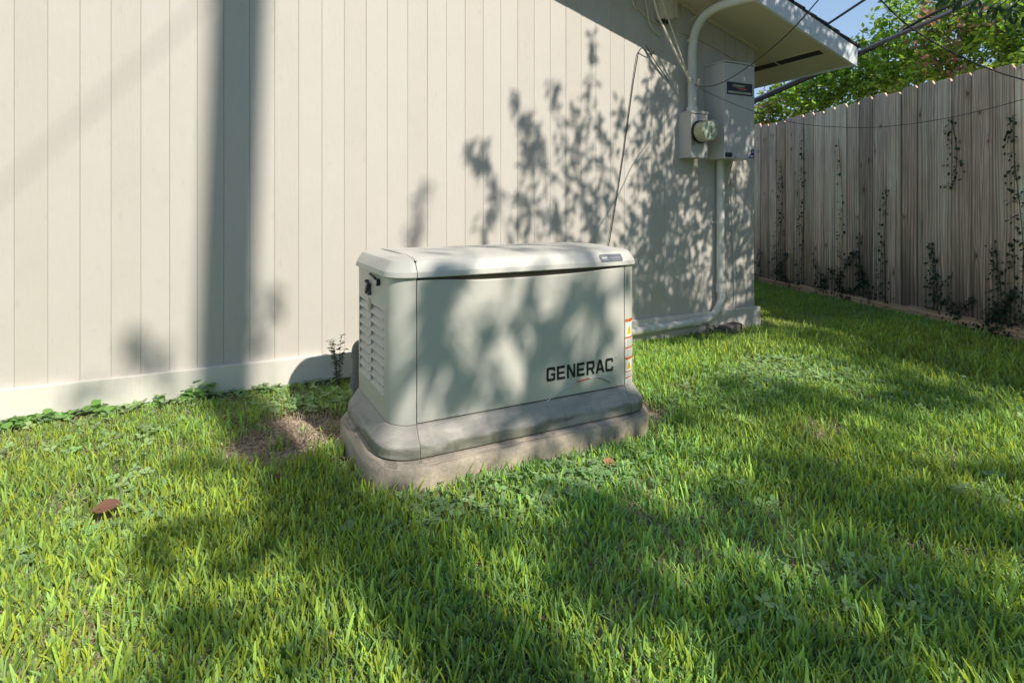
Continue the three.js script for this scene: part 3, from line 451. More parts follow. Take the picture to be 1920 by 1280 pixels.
{ // brick leaning at the foot of the wall
  const g = uvBox(new RoundedBoxGeometry(0.19, 0.085, 0.09, 3, 0.012)), p = g.attributes.position; for (let i = 0; i < p.count; i++) p.setXYZ(i, p.getX(i) + 0.006 * (fbm(p.getY(i) * 40 + 3, p.getZ(i) * 40) - 0.5), p.getY(i) + 0.008 * (fbm(p.getX(i) * 30 + 9, p.getZ(i) * 30) - 0.5), p.getZ(i)); g.computeVertexNormals();
  const m = tag(mesh('brick', g, new THREE.MeshStandardMaterial({ roughness: 0.95, map: texture(128, 128, (x, y) => { const k = 0.6 + 0.7 * fbm(x * 12, y * 12, 12, 12, 4); return [0.15 * k, 0.125 * k, 0.12 * k]; }), bumpMap: concBump, bumpScale: 0.006 })), 'old grey brick lying against the skirt near the corner', 'brick'); m.position.set(3.43, 0.042, 0.085); m.rotation.set(0.05, 0.12, 0.06);
  const m2 = tag(mesh('brick', uvBox(new RoundedBoxGeometry(0.2, 0.03, 0.07, 2, 0.006)), m.material), 'flat broken brick piece half buried beside the old brick', 'brick'); m2.position.set(3.62, 0.008, 0.07); m2.rotation.set(0.1, 0.05, 0.04);
}

// ---------------------------------------------------------------- fence
const FA = V(5.11, 0, 1.218), FD = V(0.289, 0, -0.957).normalize(), FN = V(-0.957, 0, -0.289).normalize(); // along the fence away from the viewer; towards the yard
const onFence = (u, v, off = 0) => { const r = ray(u, v), o = FA.clone().addScaledVector(FN, off); return r.multiplyScalar(o.sub(EYE).dot(FN) / r.dot(FN)).add(EYE); };
{
  const turn = Math.atan2(FN.x, FN.z), t = thing('wooden_fence', 'weathered grey wooden picket fence with dog-eared boards along the yard', 'fence', [FA.x, 0, FA.z], turn);
  // local +x runs along -FD or FD
  const lx = V(1, 0, 0).applyAxisAngle(V(0, 1, 0), turn), sgn = Math.sign(lx.dot(FD));
  const PW = 0.1665, pos = [0.029]; const edges = [];
  for (let s = -3.6; s < 5.2; s += PW) edges.push(s);
  for (const s of edges) {
    const b = Math.floor(rnd() * NB), flip = rnd() < 0.5, top = 2.035 + rr(-0.018, 0.018) + 0.012 * Math.sin(s * 2), W = PW - rr(0.0003, 0.0014), ear = 0.022, bot = -0.12, th = 0.018;
    const sh = new THREE.Shape(); sh.moveTo(0, bot); sh.lineTo(W, bot); sh.lineTo(W, top - ear * 1.5); sh.lineTo(W - ear, top); sh.lineTo(ear, top); sh.lineTo(0, top - ear * 1.5);
    const g = new THREE.ExtrudeGeometry(sh, { depth: th - 0.004, bevelEnabled: true, bevelThickness: 0.003, bevelSize: 0.004, bevelOffset: -0.004, bevelSegments: 1 });
    const p = g.attributes.position, uv = g.attributes.uv, ph = rr(0, 0.03); for (let i = 0; i < p.count; i++) { let x = clamp(p.getX(i) / PW, 0.02, 0.98); if (flip) x = 1 - x; uv.setXY(i, (b + x) / NB, clamp((p.getY(i) + 0.10) / 2.25 + ph)); }
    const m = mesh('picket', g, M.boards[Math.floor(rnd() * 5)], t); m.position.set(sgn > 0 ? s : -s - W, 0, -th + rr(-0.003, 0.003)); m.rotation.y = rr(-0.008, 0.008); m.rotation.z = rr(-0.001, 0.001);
  }
  const railGeo = (x0, x1, y0, y1, z0, z1) => { const g = box(x0, x1, y0, y1, z0, z1, 0.004), p = g.attributes.position, uv = new Float32Array(p.count * 2), b = Math.floor(rnd() * NB); for (let i = 0; i < p.count; i++) { uv[2 * i] = (b + 0.05 + 0.9 * clamp((p.getY(i) - y0) / (y1 - y0) * 0.8 + 0.2 * (p.getZ(i) - z0) / (z1 - z0))) / NB; uv[2 * i + 1] = 0.45 + ((p.getX(i) + 6) % 2.4) / 2.4 * 0.5; } g.setAttribute('uv', new THREE.BufferAttribute(uv, 2)); return g; };
  // kick boards in lengths, laid in front of the pickets
  const cut = [-3.6, -1.2, 0.95, 2.42, 5.2];
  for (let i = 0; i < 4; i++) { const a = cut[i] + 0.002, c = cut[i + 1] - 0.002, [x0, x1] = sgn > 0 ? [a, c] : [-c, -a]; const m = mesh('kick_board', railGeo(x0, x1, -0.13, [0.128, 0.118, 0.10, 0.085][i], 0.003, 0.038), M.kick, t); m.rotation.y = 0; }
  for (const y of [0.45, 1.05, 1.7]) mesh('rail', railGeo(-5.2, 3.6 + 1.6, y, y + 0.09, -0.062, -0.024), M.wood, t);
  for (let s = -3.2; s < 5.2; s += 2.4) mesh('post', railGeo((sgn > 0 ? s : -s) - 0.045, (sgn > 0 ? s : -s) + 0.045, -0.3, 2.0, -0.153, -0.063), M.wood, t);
}

// ---------------------------------------------------------------- foliage tools
function leafGeo(len, wid, fold = 0.25, droop = 0.15) {
  const p = [], id = [], st = [[0, 0.06], [0.25, 0.78], [0.5, 1], [0.78, 0.66], [1, 0]];
  st.forEach(([t, k]) => { const x = wid / 2 * k, y = -droop * len * t * t; p.push(-x, y + fold * x, t * len, 0, y, t * len, x, y + fold * x, t * len); });
  for (let i = 0; i < st.length - 1; i++) { const a = i * 3; id.push(a, a + 1, a + 3, a + 1, a + 4, a + 3, a + 1, a + 2, a + 4, a + 2, a + 5, a + 4); }
  const g = new THREE.BufferGeometry(); g.setAttribute('position', new THREE.Float32BufferAttribute(p, 3)); g.setAttribute('uv', new THREE.Float32BufferAttribute(p.map((_, i) => 0).slice(0, p.length / 3 * 2), 2)); g.setIndex(id); g.computeVertexNormals(); return g;
}
const Q = new THREE.Quaternion(), EU = new THREE.Euler(), MX = new THREE.Matrix4(), ONE = V(1, 1, 1);
function scatter(name, geo, mat, list, parent) { // list of {p, e: [x, y, z], s, c}
  const m = new THREE.InstancedMesh(geo, mat, list.length); m.name = parent ? name : numbered(name); m.castShadow = m.receiveShadow = true;
  list.forEach((l, i) => { Q.setFromEuler(EU.set(...l.e, 'YXZ')); m.setMatrixAt(i, MX.compose(l.p, Q, typeof l.s === 'number' ? V(l.s, l.s, l.s) : l.s)); m.setColorAt(i, l.c); });
  (parent ?? scene).add(m); return m;
}
const LEAFG = leafGeo(0.06, 0.034), LEAFB = leafGeo(0.085, 0.036, 0.2, 0.3), LEAFS = leafGeo(0.022, 0.014, 0.1, 0.1);
const taper = (a, b, ra, rb, seg = 7) => { const d = b.clone().sub(a), g = new THREE.CylinderGeometry(rb, ra, d.length(), seg, 1); g.applyQuaternion(new THREE.Quaternion().setFromUnitVectors(V(0, 1, 0), d.clone().normalize())); return g.translate(...a.clone().add(b).multiplyScalar(0.5).toArray()); };
const greens = { hedge: () => { const q = rnd(), k = q < 0.3 ? rr(0.35, 0.65) : q < 0.9 ? rr(0.6, 1.15) : rr(1.2, 1.5), y = rnd() * rnd(); return lin((0.36 + 0.28 * y) * k, (0.64 + 0.10 * y) * k, 0.07 * k); }, dark: () => { const k = rr(0.6, 1.3); return lin(0.045 * k, 0.095 * k, 0.028 * k); }, rust: () => { const k = rr(0.7, 1.4); return lin(0.55 * k, 0.32 * k, 0.20 * k); }, vine: () => { const k = rr(0.5, 1.3); return lin(0.05 * k, 0.085 * k, 0.03 * k); } };  // the palest hedge leaves carry glints painted into their colour
// shrub: trunk stems from the root to clumps, leaves round each clump
function shrub(label, root, clumps, perClump, group, leaf = LEAFG) { // clumps: {c, r, kind}
  const t = thing('shrub', label, 'shrub', root.toArray(), 0, group), wood = [], leaves = [];
  const hub = V(0, 0.9, 0);
  wood.push(taper(V(0, -0.1, 0), hub, 0.05, 0.035));
  for (const { c, r, kind } of clumps) {
    const p = c.clone().sub(root), mid = hub.clone().lerp(p, 0.5).add(V(rr(-0.1, 0.1), rr(0, 0.15), rr(-0.1, 0.1)));
    wood.push(taper(hub, mid, 0.022, 0.014, 5), taper(mid, p, 0.014, 0.005, 5));
    const shoots = Math.round(perClump * 1.35 / 9 * (r / 0.3) ** 2);
    for (let i = 0; i < shoots; i++) {
      const d = V(gauss(), gauss() * 0.9 + 0.1, gauss()); const q = p.clone().addScaledVector(d, r * 0.75), dir = d.clone().normalize().add(V(rr(-0.5, 0.5), rr(-0.1, 0.9), rr(-0.5, 0.5))).normalize(), L = rr(0.10, 0.24);
      if (i % 3 === 0) wood.push(taper(p.clone().lerp(q, 0.3), q.clone().addScaledVector(dir, L), 0.004, 0.0015, 3));
      const col = kind && rnd() < kind * 0.6 ? greens.rust : greens.hedge;
      for (let k = 0; k < 9; k++) { const c2 = col(); leaves.push({ p: q.clone().addScaledVector(dir, L * k / 8).add(V(rr(-0.02, 0.02), rr(-0.02, 0.02), rr(-0.02, 0.02))), e: [rr(-1.3, 0.6), k * 2.4 + rr(-0.6, 0.6), rr(-0.9, 0.9)], s: rr(0.7, 1.35), c: c2 }); }
    }
  }
  mesh('stems', mergeGeometries(wood.map((g) => g.toNonIndexed())), M.bark, t);
  const cr = scatter('crown', leaf, M.leaf, leaves, t); cr.userData.kind = 'stuff'; return t;
}
{ // the hedge row beyond the fence
  const row = (list) => list.map(([u, v, d, r, kind]) => ({ c: at(u, v, d), r, kind }));
  const root = (u, d) => { const p = at(u, 385, d); p.y = 0; return p; };
  shrub('farthest shrub beyond the fence, with rust brown leaves by the house corner', root(1440, 8.6), row([[1430, 215, 8.4, 0.34, 0.5], [1470, 200, 8.3, 0.36, 0.35], [1420, 250, 8.5, 0.3, 0.6], [1500, 235, 8.2, 0.34, 0.15], [1385, 225, 8.6, 0.3, 0.3]]), 420);
  shrub('dense bright green shrub beyond the fence under the eave tip', root(1560, 7.6), row([[1530, 165, 7.7, 0.34], [1580, 150, 7.5, 0.34], [1555, 205, 7.6, 0.36], [1610, 185, 7.3, 0.36], [1630, 130, 7.2, 0.32], [1640, 100, 7.3, 0.2], [1500, 190, 7.8, 0.28], [1650, 160, 7.0, 0.3]]), 460);
  shrub('tall shrub with thin upright shoots beyond the fence below the thick cable', root(1680, 6.8), row([[1680, 150, 6.7, 0.34, 0.1], [1690, 95, 6.9, 0.28, 0.1], [1655, 60, 7.1, 0.16], [1700, 40, 6.8, 0.2], [1690, 5, 6.9, 0.12], [1730, 110, 6.5, 0.3, 0.15], [1720, 165, 6.4, 0.3], [1670, 15, 7.1, 0.1], [1735, 20, 6.9, 0.12]]), 430);
  shrub('shrub with big rusty brown dead clusters beyond the fence', root(1800, 6.0), row([[1770, 60, 6.2, 0.3, 0.5], [1790, 130, 5.9, 0.3, 0.55], [1820, 90, 5.8, 0.3, 0.45], [1750, 150, 6.0, 0.25, 0.3], [1830, 30, 6.0, 0.3, 0.3], [1780, 10, 6.2, 0.25, 0.4]]), 430);
  shrub('nearest bright shrub beyond the fence at the right edge', root(1930, 5.4), row([[1890, 120, 5.4, 0.28], [1930, 100, 5.2, 0.3], [1870, 70, 5.6, 0.25, 0.2], [1920, 30, 5.4, 0.3, 0.1], [1960, 60, 5.2, 0.35], [1980, 0, 5.2, 0.35]]), 400);
}
// trees beyond the right of the yard: they hang over the fence and dapple the wall, the generator and the lawn
function canopy(name, label, base, hub, clumps, leaf, colour, opts = {}) { // clumps: [centre, radius, leaves]
  const t = thing(name, label, 'tree', base.toArray()), wood = [], leaves = [], h = hub.clone().sub(base);
  mesh('trunk', taper(V(0, -0.2, 0), h, 0.16, 0.10, 12), M.bark, t);
  // limbs: cluster the clumps roughly
  const K = 9, cent = clumps.filter((_, i) => i % Math.ceil(clumps.length / K) === 0).map((c) => c[0].clone().sub(base));
  const limbs = cent.map((c) => { const m = h.clone().lerp(c, 0.5).add(V(rr(-0.3, 0.3), rr(0, 0.4), rr(-0.3, 0.3))); wood.push(taper(h, m, 0.03, 0.015, 6), taper(m, c, 0.015, 0.006, 5)); return c; });
  for (const [c, r, n] of clumps) {
    const p = c.clone().sub(base); let best = limbs[0]; for (const l of limbs) if (l.distanceToSquared(p) < best.distanceToSquared(p)) best = l;
    if (best.distanceTo(p) > 0.02) wood.push(taper(best, p, 0.005, 0.003, 4));
    for (let i = 0; i < n; i++) { const q = p.clone().add(V(gauss() * r, gauss() * r, gauss() * r)); leaves.push({ p: q, e: [rr(-0.2, 1.3), rr(0, 6.3), rr(-0.6, 0.6)], s: rr(0.7, 1.25) * (opts.size ?? 1), c: colour() }); }
  }
  for (const { pts, n, r0, r1 } of opts.shoots ?? []) {
    const P = pts.map((q) => q.clone().sub(base)), cv = new THREE.CatmullRomCurve3(P);
    wood.push(tube(P, 0.0035, 4, 16), tube([h, h.clone().lerp(P[0], 0.5).add(V(0.2, -0.25, 0.2)), P[0]], 0.007, 5, 14));
    for (let i = 0; i < n; i++) { const k = Math.pow(rnd(), 0.9), r = r0 + (r1 - r0) * k, c = cv.getPoint(k); leaves.push({ p: c.add(V(gauss() * r, gauss() * r * 0.7, gauss() * r)), e: [rr(-0.9, 1.3), rr(0, 6.3), rr(-0.6, 0.6)], s: rr(0.5, 0.95), c: colour() }); }
  }
  mesh('limbs', mergeGeometries(wood.map((g) => g.toNonIndexed())), M.bark, t);
  scatter('crown', leaf, M.leaf, leaves, t).userData.kind = 'stuff'; return t;
}
const up = (p, t) => p.clone().addScaledVector(SUN, t);
{
  const cl = [];
  const put = (u, v, ru, rv, n, t0, t1, r, leaves) => { for (let i = 0; i < n; i++) { const p = onWall(u + gauss() * ru, v + gauss() * rv); cl.push([up(p, rr(t0, t1)), r, leaves]); } };
  // dense shade near the corner of the house
  for (let i = 0; i < 430; i++) { const u = rr(1215, 1445), v = rr(100, 680); if (u < 1270 && v < 300 && rnd() < 0.5) continue; const p = onWall(u, v); cl.push([up(p, Math.max(rr(1.8, 2.8), (2.5 - p.y) / 0.92 + rr(0, 0.5))), 0.10, 15]); }
  for (let i = 0; i < 34; i++) { const p = onWall(rr(1160, 1260), rr(380, 640)); cl.push([up(p, Math.max(rr(2.2, 3.2), (2.5 - p.y) / 0.92 + rr(0, 0.5))), 0.11, 11]); }
  put(1200, 250, 22, 70, 9, 2.2, 3.2, 0.08, 7); put(1240, 180, 20, 30, 8, 2, 3, 0.07, 8);
  for (let i = 0; i < 90; i++) cl.push([up(V(rr(3.25, 4.45), 0, 0.46).setY(rr(2.0, 2.5)), rr(1.7, 2.6)), 0.09, 10]);
  for (let i = 0; i < 60; i++) cl.push([up(V(rr(3.2, 3.6), rr(1.3, 2.1), 0.205), rr(1.8, 2.6)), 0.09, 10]);
  for (let i = 0; i < 26; i++) { const p = onWall(rr(1185, 1300), rr(480, 640)); cl.push([up(p, Math.max(rr(2.2, 3.2), (2.5 - p.y) / 0.92 + rr(0, 0.5))), 0.10, 14]); }
  // looser sprays to the left, farther from the wall
  const shoots = [];
  const spray = (t, n, r0, r1, ...uv) => shoots.push({ pts: uv.map(([u, v], i) => up(onWall(u, v), t + 0.12 * i)), n: Math.round(n * 0.82), r0, r1 });
  spray(2.9, 150, 0.11, 0.022, [1095, 470], [1100, 330], [1105, 200], [1112, 62]); spray(3.1, 120, 0.10, 0.03, [1062, 470], [1062, 340], [1050, 240], [1033, 148]);
  spray(3.3, 110, 0.09, 0.028, [1010, 480], [1000, 360], [985, 270], [963, 170]); spray(3.5, 90, 0.08, 0.03, [960, 480], [935, 380], [905, 320], [872, 272]);
  spray(3.5, 50, 0.06, 0.03, [905, 480], [915, 430], [928, 365]); spray(3.4, 46, 0.05, 0.03, [925, 350], [912, 300], [905, 262]); spray(2.6, 80, 0.07, 0.03, [1135, 480], [1142, 380], [1150, 290], [1166, 190]);
  spray(2.5, 70, 0.07, 0.025, [1180, 520], [1190, 400], [1196, 300], [1212, 190]); spray(3.2, 70, 0.08, 0.03, [1035, 430], [1022, 350], [1015, 290], [1008, 230]); spray(3.0, 60, 0.06, 0.02, [1080, 330], [1082, 260], [1072, 190]);
  spray(3.4, 60, 0.08, 0.04, [980, 480], [985, 420], [975, 370]); spray(2.8, 60, 0.08, 0.04, [1110, 470], [1120, 400], [1128, 330]); spray(3.2, 70, 0.1, 0.05, [1050, 480], [1045, 420], [1030, 390]);
  spray(2.9, 70, 0.08, 0.04, [1118, 480], [1112, 420], [1095, 360]); spray(3.2, 60, 0.07, 0.03, [1000, 300], [992, 250], [985, 215]); spray(2.7, 50, 0.06, 0.02, [1130, 340], [1128, 270], [1126, 215]);
  spray(5.8, 60, 0.07, 0.03, [770, 480], [782, 420], [796, 345]);
  // twigs that hang into the picture at the upper right
  for (let i = 0; i < 34; i++) { const u = rr(1740, 1970); cl.push([at(u, rr(-60, 10 + 70 * clamp((u - 1740) / 150)) * (0.3 + 0.7 * rnd()), rr(3.3, 4.4)), 0.08, 5]); }
  canopy('overhanging_tree', 'tree with dark drooping leaves hanging over the fence at the top right', V(5.6, 0, 3.6), V(5.2, 3.4, 3.3), cl, LEAFB, greens.dark, { shoots, size: 0.72 });
}
{ // larger tree farther behind the viewer
  const cl = [];
  const g = (u, v, ru, rv, n, t0 = 5, t1 = 7, r = 0.11, leaves = 10) => { for (let i = 0; i < n * 0.75; i++) { const p = onGround(u + gauss() * ru, Math.max(500, v + gauss() * rv), 0.02); cl.push([up(p, rr(t0, t1)), r, leaves]); } };
  g(1120, 960, 90, 30, 14); g(1120, 1080, 80, 50, 9);  g(480, 980, 100, 40, 3); g(640, 930, 70, 30, 5, 5, 7, 0.16, 6); g(800, 960, 90, 40, 9, 5, 7, 0.16, 6); g(560, 1020, 90, 50, 7, 5, 7, 0.16, 6); g(980, 1080, 80, 40, 4, 5, 7, 0.16, 6); g(330, 1000, 90, 40, 5); g(420, 1200, 140, 40, 3);  g(260, 1170, 120, 50, 4);
  g(1620, 930, 100, 34, 20); g(1780, 960, 90, 40, 18); g(1660, 1110, 90, 50, 13); g(1860, 890, 50, 30, 6); g(1870, 1180, 50, 50, 5); g(1500, 1210, 80, 60, 10); g(1390, 1140, 60, 30, 8); g(1440, 870, 60, 16, 5); g(1480, 745, 120, 22, 20); g(1720, 740, 150, 28, 32); g(1270, 775, 20, 10, 2);
  g(1480, 640, 80, 20, 16); g(1650, 670, 140, 22, 30); g(1620, 840, 160, 60, 16, 5, 7, 0.16, 6); g(1400, 960, 120, 60, 12, 5, 7, 0.16, 6); g(1720, 1080, 140, 60, 12, 5, 7, 0.16, 6); g(1350, 720, 80, 40, 10, 5, 7, 0.16, 5); g(1850, 710, 80, 24, 20); g(330, 885, 100, 18, 2);
  // dapples on the front and lid of the generator
  const f = (s, y, n, r = 0.024, l = 3) => { for (let i = 0; i < n * 1.9; i++) { const tt = gauss() * 0.085, p = V(s + tt * 0.45 + gauss() * 0.02, y + tt + gauss() * 0.015, HZ).applyAxisAngle(V(0, 1, 0), GYAW).add(V(GX, 0, GZ)); cl.push([up(p, rr(4.5, 6)), r, l]); } };
  for (const [s, y, n] of [[0.3, 0.17, 3], [0.1, 0.15, 3], [0.5, 0.15, 3], [-0.15, 0.12, 3], [0.2, 0.08, 5], [0.45, 0.07, 5], [0.0, 0.06, 3], [-0.4, 0.72, 3], [-0.34, 0.7, 2], [-0.40, 0.62, 3], [-0.40, 0.52, 3], [-0.38, 0.42, 2], [-0.30, 0.36, 2], [-0.18, 0.28, 2], [-0.12, 0.60, 1], [-0.02, 0.56, 3], [0.04, 0.46, 3], [0.0, 0.36, 3], [0.10, 0.40, 2], [0.14, 0.58, 2], [0.20, 0.66, 1], [0.22, 0.46, 1], [0.26, 0.36, 2], [-0.24, 0.5, 1], [0.33, 0.62, 1], [-0.3, 0.28, 1], [0.18, 0.28, 3], [0.36, 0.40, 2], [0.40, 0.56, 1], [0.02, 0.25, 2], [0.38, 0.30, 2], [0.42, 0.24, 2], [-0.38, 0.78, 2], [0.0, 0.70, 1], [0.46, 0.64, 1], [0.2, 0.14, 4], [0.4, 0.14, 4], [-0.02, 0.14, 2], [0.5, 0.08, 3], [0.3, 0.05, 3]]) f(s, y, n);
  for (const [s, z] of [[-0.3, 0.05], [-0.15, -0.15], [0.05, 0.12], [0.15, -0.1], [0.32, 0.05], [0.42, -0.15], [-0.02, -0.05], [0.25, 0.2]]) for (let i = 0; i < 3; i++) { const q = gauss() * 0.07, p = V(s + q + gauss() * 0.02, 0.815, z - q * 0.4 + gauss() * 0.02).applyAxisAngle(V(0, 1, 0), GYAW).add(V(GX, 0, GZ)); cl.push([up(p, rr(4.5, 6)), 0.025, 3]); }
  // soft blotches low on the siding
  const b = (u, v, n, t) => { for (let i = 0; i < n; i++) cl.push([up(onWall(u + gauss() * 12, v + gauss() * 12), t + rr(-0.5, 0.5)), 0.06, 6]); };
  b(255, 640, 2, 9.5); b(300, 670, 2, 9.5); b(150, 740, 1, 9.5); b(195, 730, 1, 9.5); b(310, 700, 1, 9.5); b(478, 580, 3, 8); b(485, 620, 2, 8);
  canopy('shade_tree', 'tall shade tree standing behind the viewer on the lawn', V(4.2, 0, 8.6), V(3.6, 4.2, 8.0), cl, leafGeo(0.10, 0.045, 0.2, 0.25), greens.dark, { bare: false });
}
{ // unseen trees added behind the viewer to cut low sky light on the wall
  const big = leafGeo(0.5, 0.34, 0.2, 0.3);
  [[-13, 15, 6.5], [-8, 17, 7.5], [-2.5, 16, 6.5], [3, 18, 7.5], [9, 17, 7], [14, 13, 6.5], [-15, 8, 6], [16, 6, 6]].forEach(([x, z, h], i) => {
    const t = thing('added_background_tree', 'unseen leafy tree added behind the viewer to hold back low sky light', 'tree', [x, 0, z], i, 'added trees behind the viewer'), lv = [];
    mesh('trunk', taper(V(0, -0.2, 0), V(0, h * 0.6, 0), 0.22, 0.12, 10), M.bark, t);
    for (let k = 0; k < 700; k++) { const d = V(gauss(), gauss(), gauss()); if (d.length() > 1.3) d.setLength(1.3); lv.push({ p: V(d.x * 2.3, h * 0.52 + d.y * h * 0.36, d.z * 2.0), e: [rr(-1.4, 1.4), rr(0, 6.3), rr(-0.8, 0.8)], s: rr(0.8, 1.4), c: greens.dark() }); }
    scatter('crown', big, M.leaf, lv, t).userData.kind = 'stuff';
  });
}
{ // utility pole whose shadow lies on the siding
  const T = 9.5, a = up(w(434, 320, 0), T), top = up(w(448, 0, 0), T), d = top.clone().sub(a).normalize(), base = a.clone().addScaledVector(d, -a.y / d.y);
  const t = thing('utility_pole', 'round wooden utility pole standing on the lawn behind the viewer', 'utility pole', base.toArray());
  mesh('pole', taper(V(0, -0.3, 0), d.clone().multiplyScalar(14), 0.155, 0.12, 20), M.bark, t);
  mesh('crossarm', box(-1.1, 1.1, 12.6, 12.72, -0.22, -0.13), M.bark, t);
  cable('overhead_line', 'overhead line leaving the utility pole behind the viewer', [up(w(-200, 560, 0), T), up(w(0, 360, 0), T), up(w(330, 55, 0), T), up(w(440, -60, 0), T)], 0.0055, M.wire);
}

// ---------------------------------------------------------------- lawn
const blade = (len, wid, lean, az, bx, bz, twist, col, out) => { // one curved blade
  const n = 4, dir = V(Math.cos(az), 0, Math.sin(az)), sd = V(-Math.sin(az + twist), 0, Math.cos(az + twist));
  for (let i = 0; i <= n; i++) {
    const t = i / n, b = lean * t, y = len * t * Math.cos(b * 0.8), h = len * t * Math.sin(b), k = wid / 2 * (t < 0.76 ? 1 - 0.1 * t : (1 - 0.08) * (1 - (t - 0.75) / 0.25 * 0.6));
    const c = V(bx, 0, bz).addScaledVector(dir, h), s = sd.clone().multiplyScalar(k), sh = 0.60 + 0.40 * t;  // sh darkens the blade colour towards its base, painting shade between blades
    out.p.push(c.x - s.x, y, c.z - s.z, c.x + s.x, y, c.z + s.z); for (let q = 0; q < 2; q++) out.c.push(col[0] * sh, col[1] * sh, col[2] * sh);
    if (i) { const a = out.n + (i - 1) * 2; out.i.push(a, a + 1, a + 2, a + 1, a + 3, a + 2); }
  }
  out.n += (n + 1) * 2;
};
const bladesGeo = (o) => { const g = new THREE.BufferGeometry(); g.setAttribute('position', new THREE.Float32BufferAttribute(o.p, 3)); g.setAttribute('color', new THREE.Float32BufferAttribute(o.c, 3)); g.setIndex(o.i); g.computeVertexNormals(); return g; };
function tuft(nb, R, len, wid, dry) {
  const o = { p: [], c: [], i: [], n: 0 };
  for (let k = 0; k < nb; k++) {
    const a = rr(0, 6.28), r = R * Math.sqrt(rnd()), d = rnd() < dry, y = rnd();
    const col = d ? [0.78, 0.66, 0.38] : y < 0.34 ? [0.38, 0.58, 0.20] : y < 0.68 ? [0.42, 0.62, 0.12] : [0.57, 0.69, 0.09];
    const kk = rr(0.6, 1.28);
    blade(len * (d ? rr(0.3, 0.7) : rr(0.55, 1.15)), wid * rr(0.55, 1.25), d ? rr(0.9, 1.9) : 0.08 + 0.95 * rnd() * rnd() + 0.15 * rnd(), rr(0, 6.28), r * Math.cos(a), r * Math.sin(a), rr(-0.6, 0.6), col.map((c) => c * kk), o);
  }
  return bladesGeo(o);
}
const padLocal = (x, z) => V(x - GX, 0, z - GZ).applyAxisAngle(V(0, 1, 0), -GYAW);
const onPad = (x, z, m = 0) => { const q = padLocal(x, z), h = HX + 0.104 + m, k = HZ + 0.104 + m, r = 0.2, dx = Math.max(0, Math.abs(q.x) - h + r), dz = Math.max(0, Math.abs(q.z) - k + r); return Math.hypot(dx, dz) < r; };
const beyondFence = (x, z) => V(x, 0, z).sub(FA).dot(FN) < 0.05;
const cloverD = (x, z) => { // where broad-leaved weeds take over
  const n = fbm(x * 2.6 + 40, z * 2.6 + 8), e = (cx, cz, rx, rz) => 1 - smooth(0.6, 1.15, Math.hypot((x - cx) / rx, (z - cz) / rz) + 1.0 * (fbm(x * 4, z * 4 + 50) - 0.5));
  return Math.max(0.36 * smooth(0.58, 0.72, n), 0.9 * e(0.9, 1.55, 0.55, 0.14), 0.8 * e(0.62, 1.45, 0.2, 0.14), e(3.0, 0.95, 0.55, 0.35), 0.7 * e(2.4, 1.1, 0.5, 0.25), (x < 0.5 ? 1 : 0) * (1 - smooth(0.04, 0.20, z)) * 0.95, 0.8 * e(0.35, 0.33, 0.3, 0.14), 0.6 * e(0.43, 1.0, 0.06, 0.25));
};
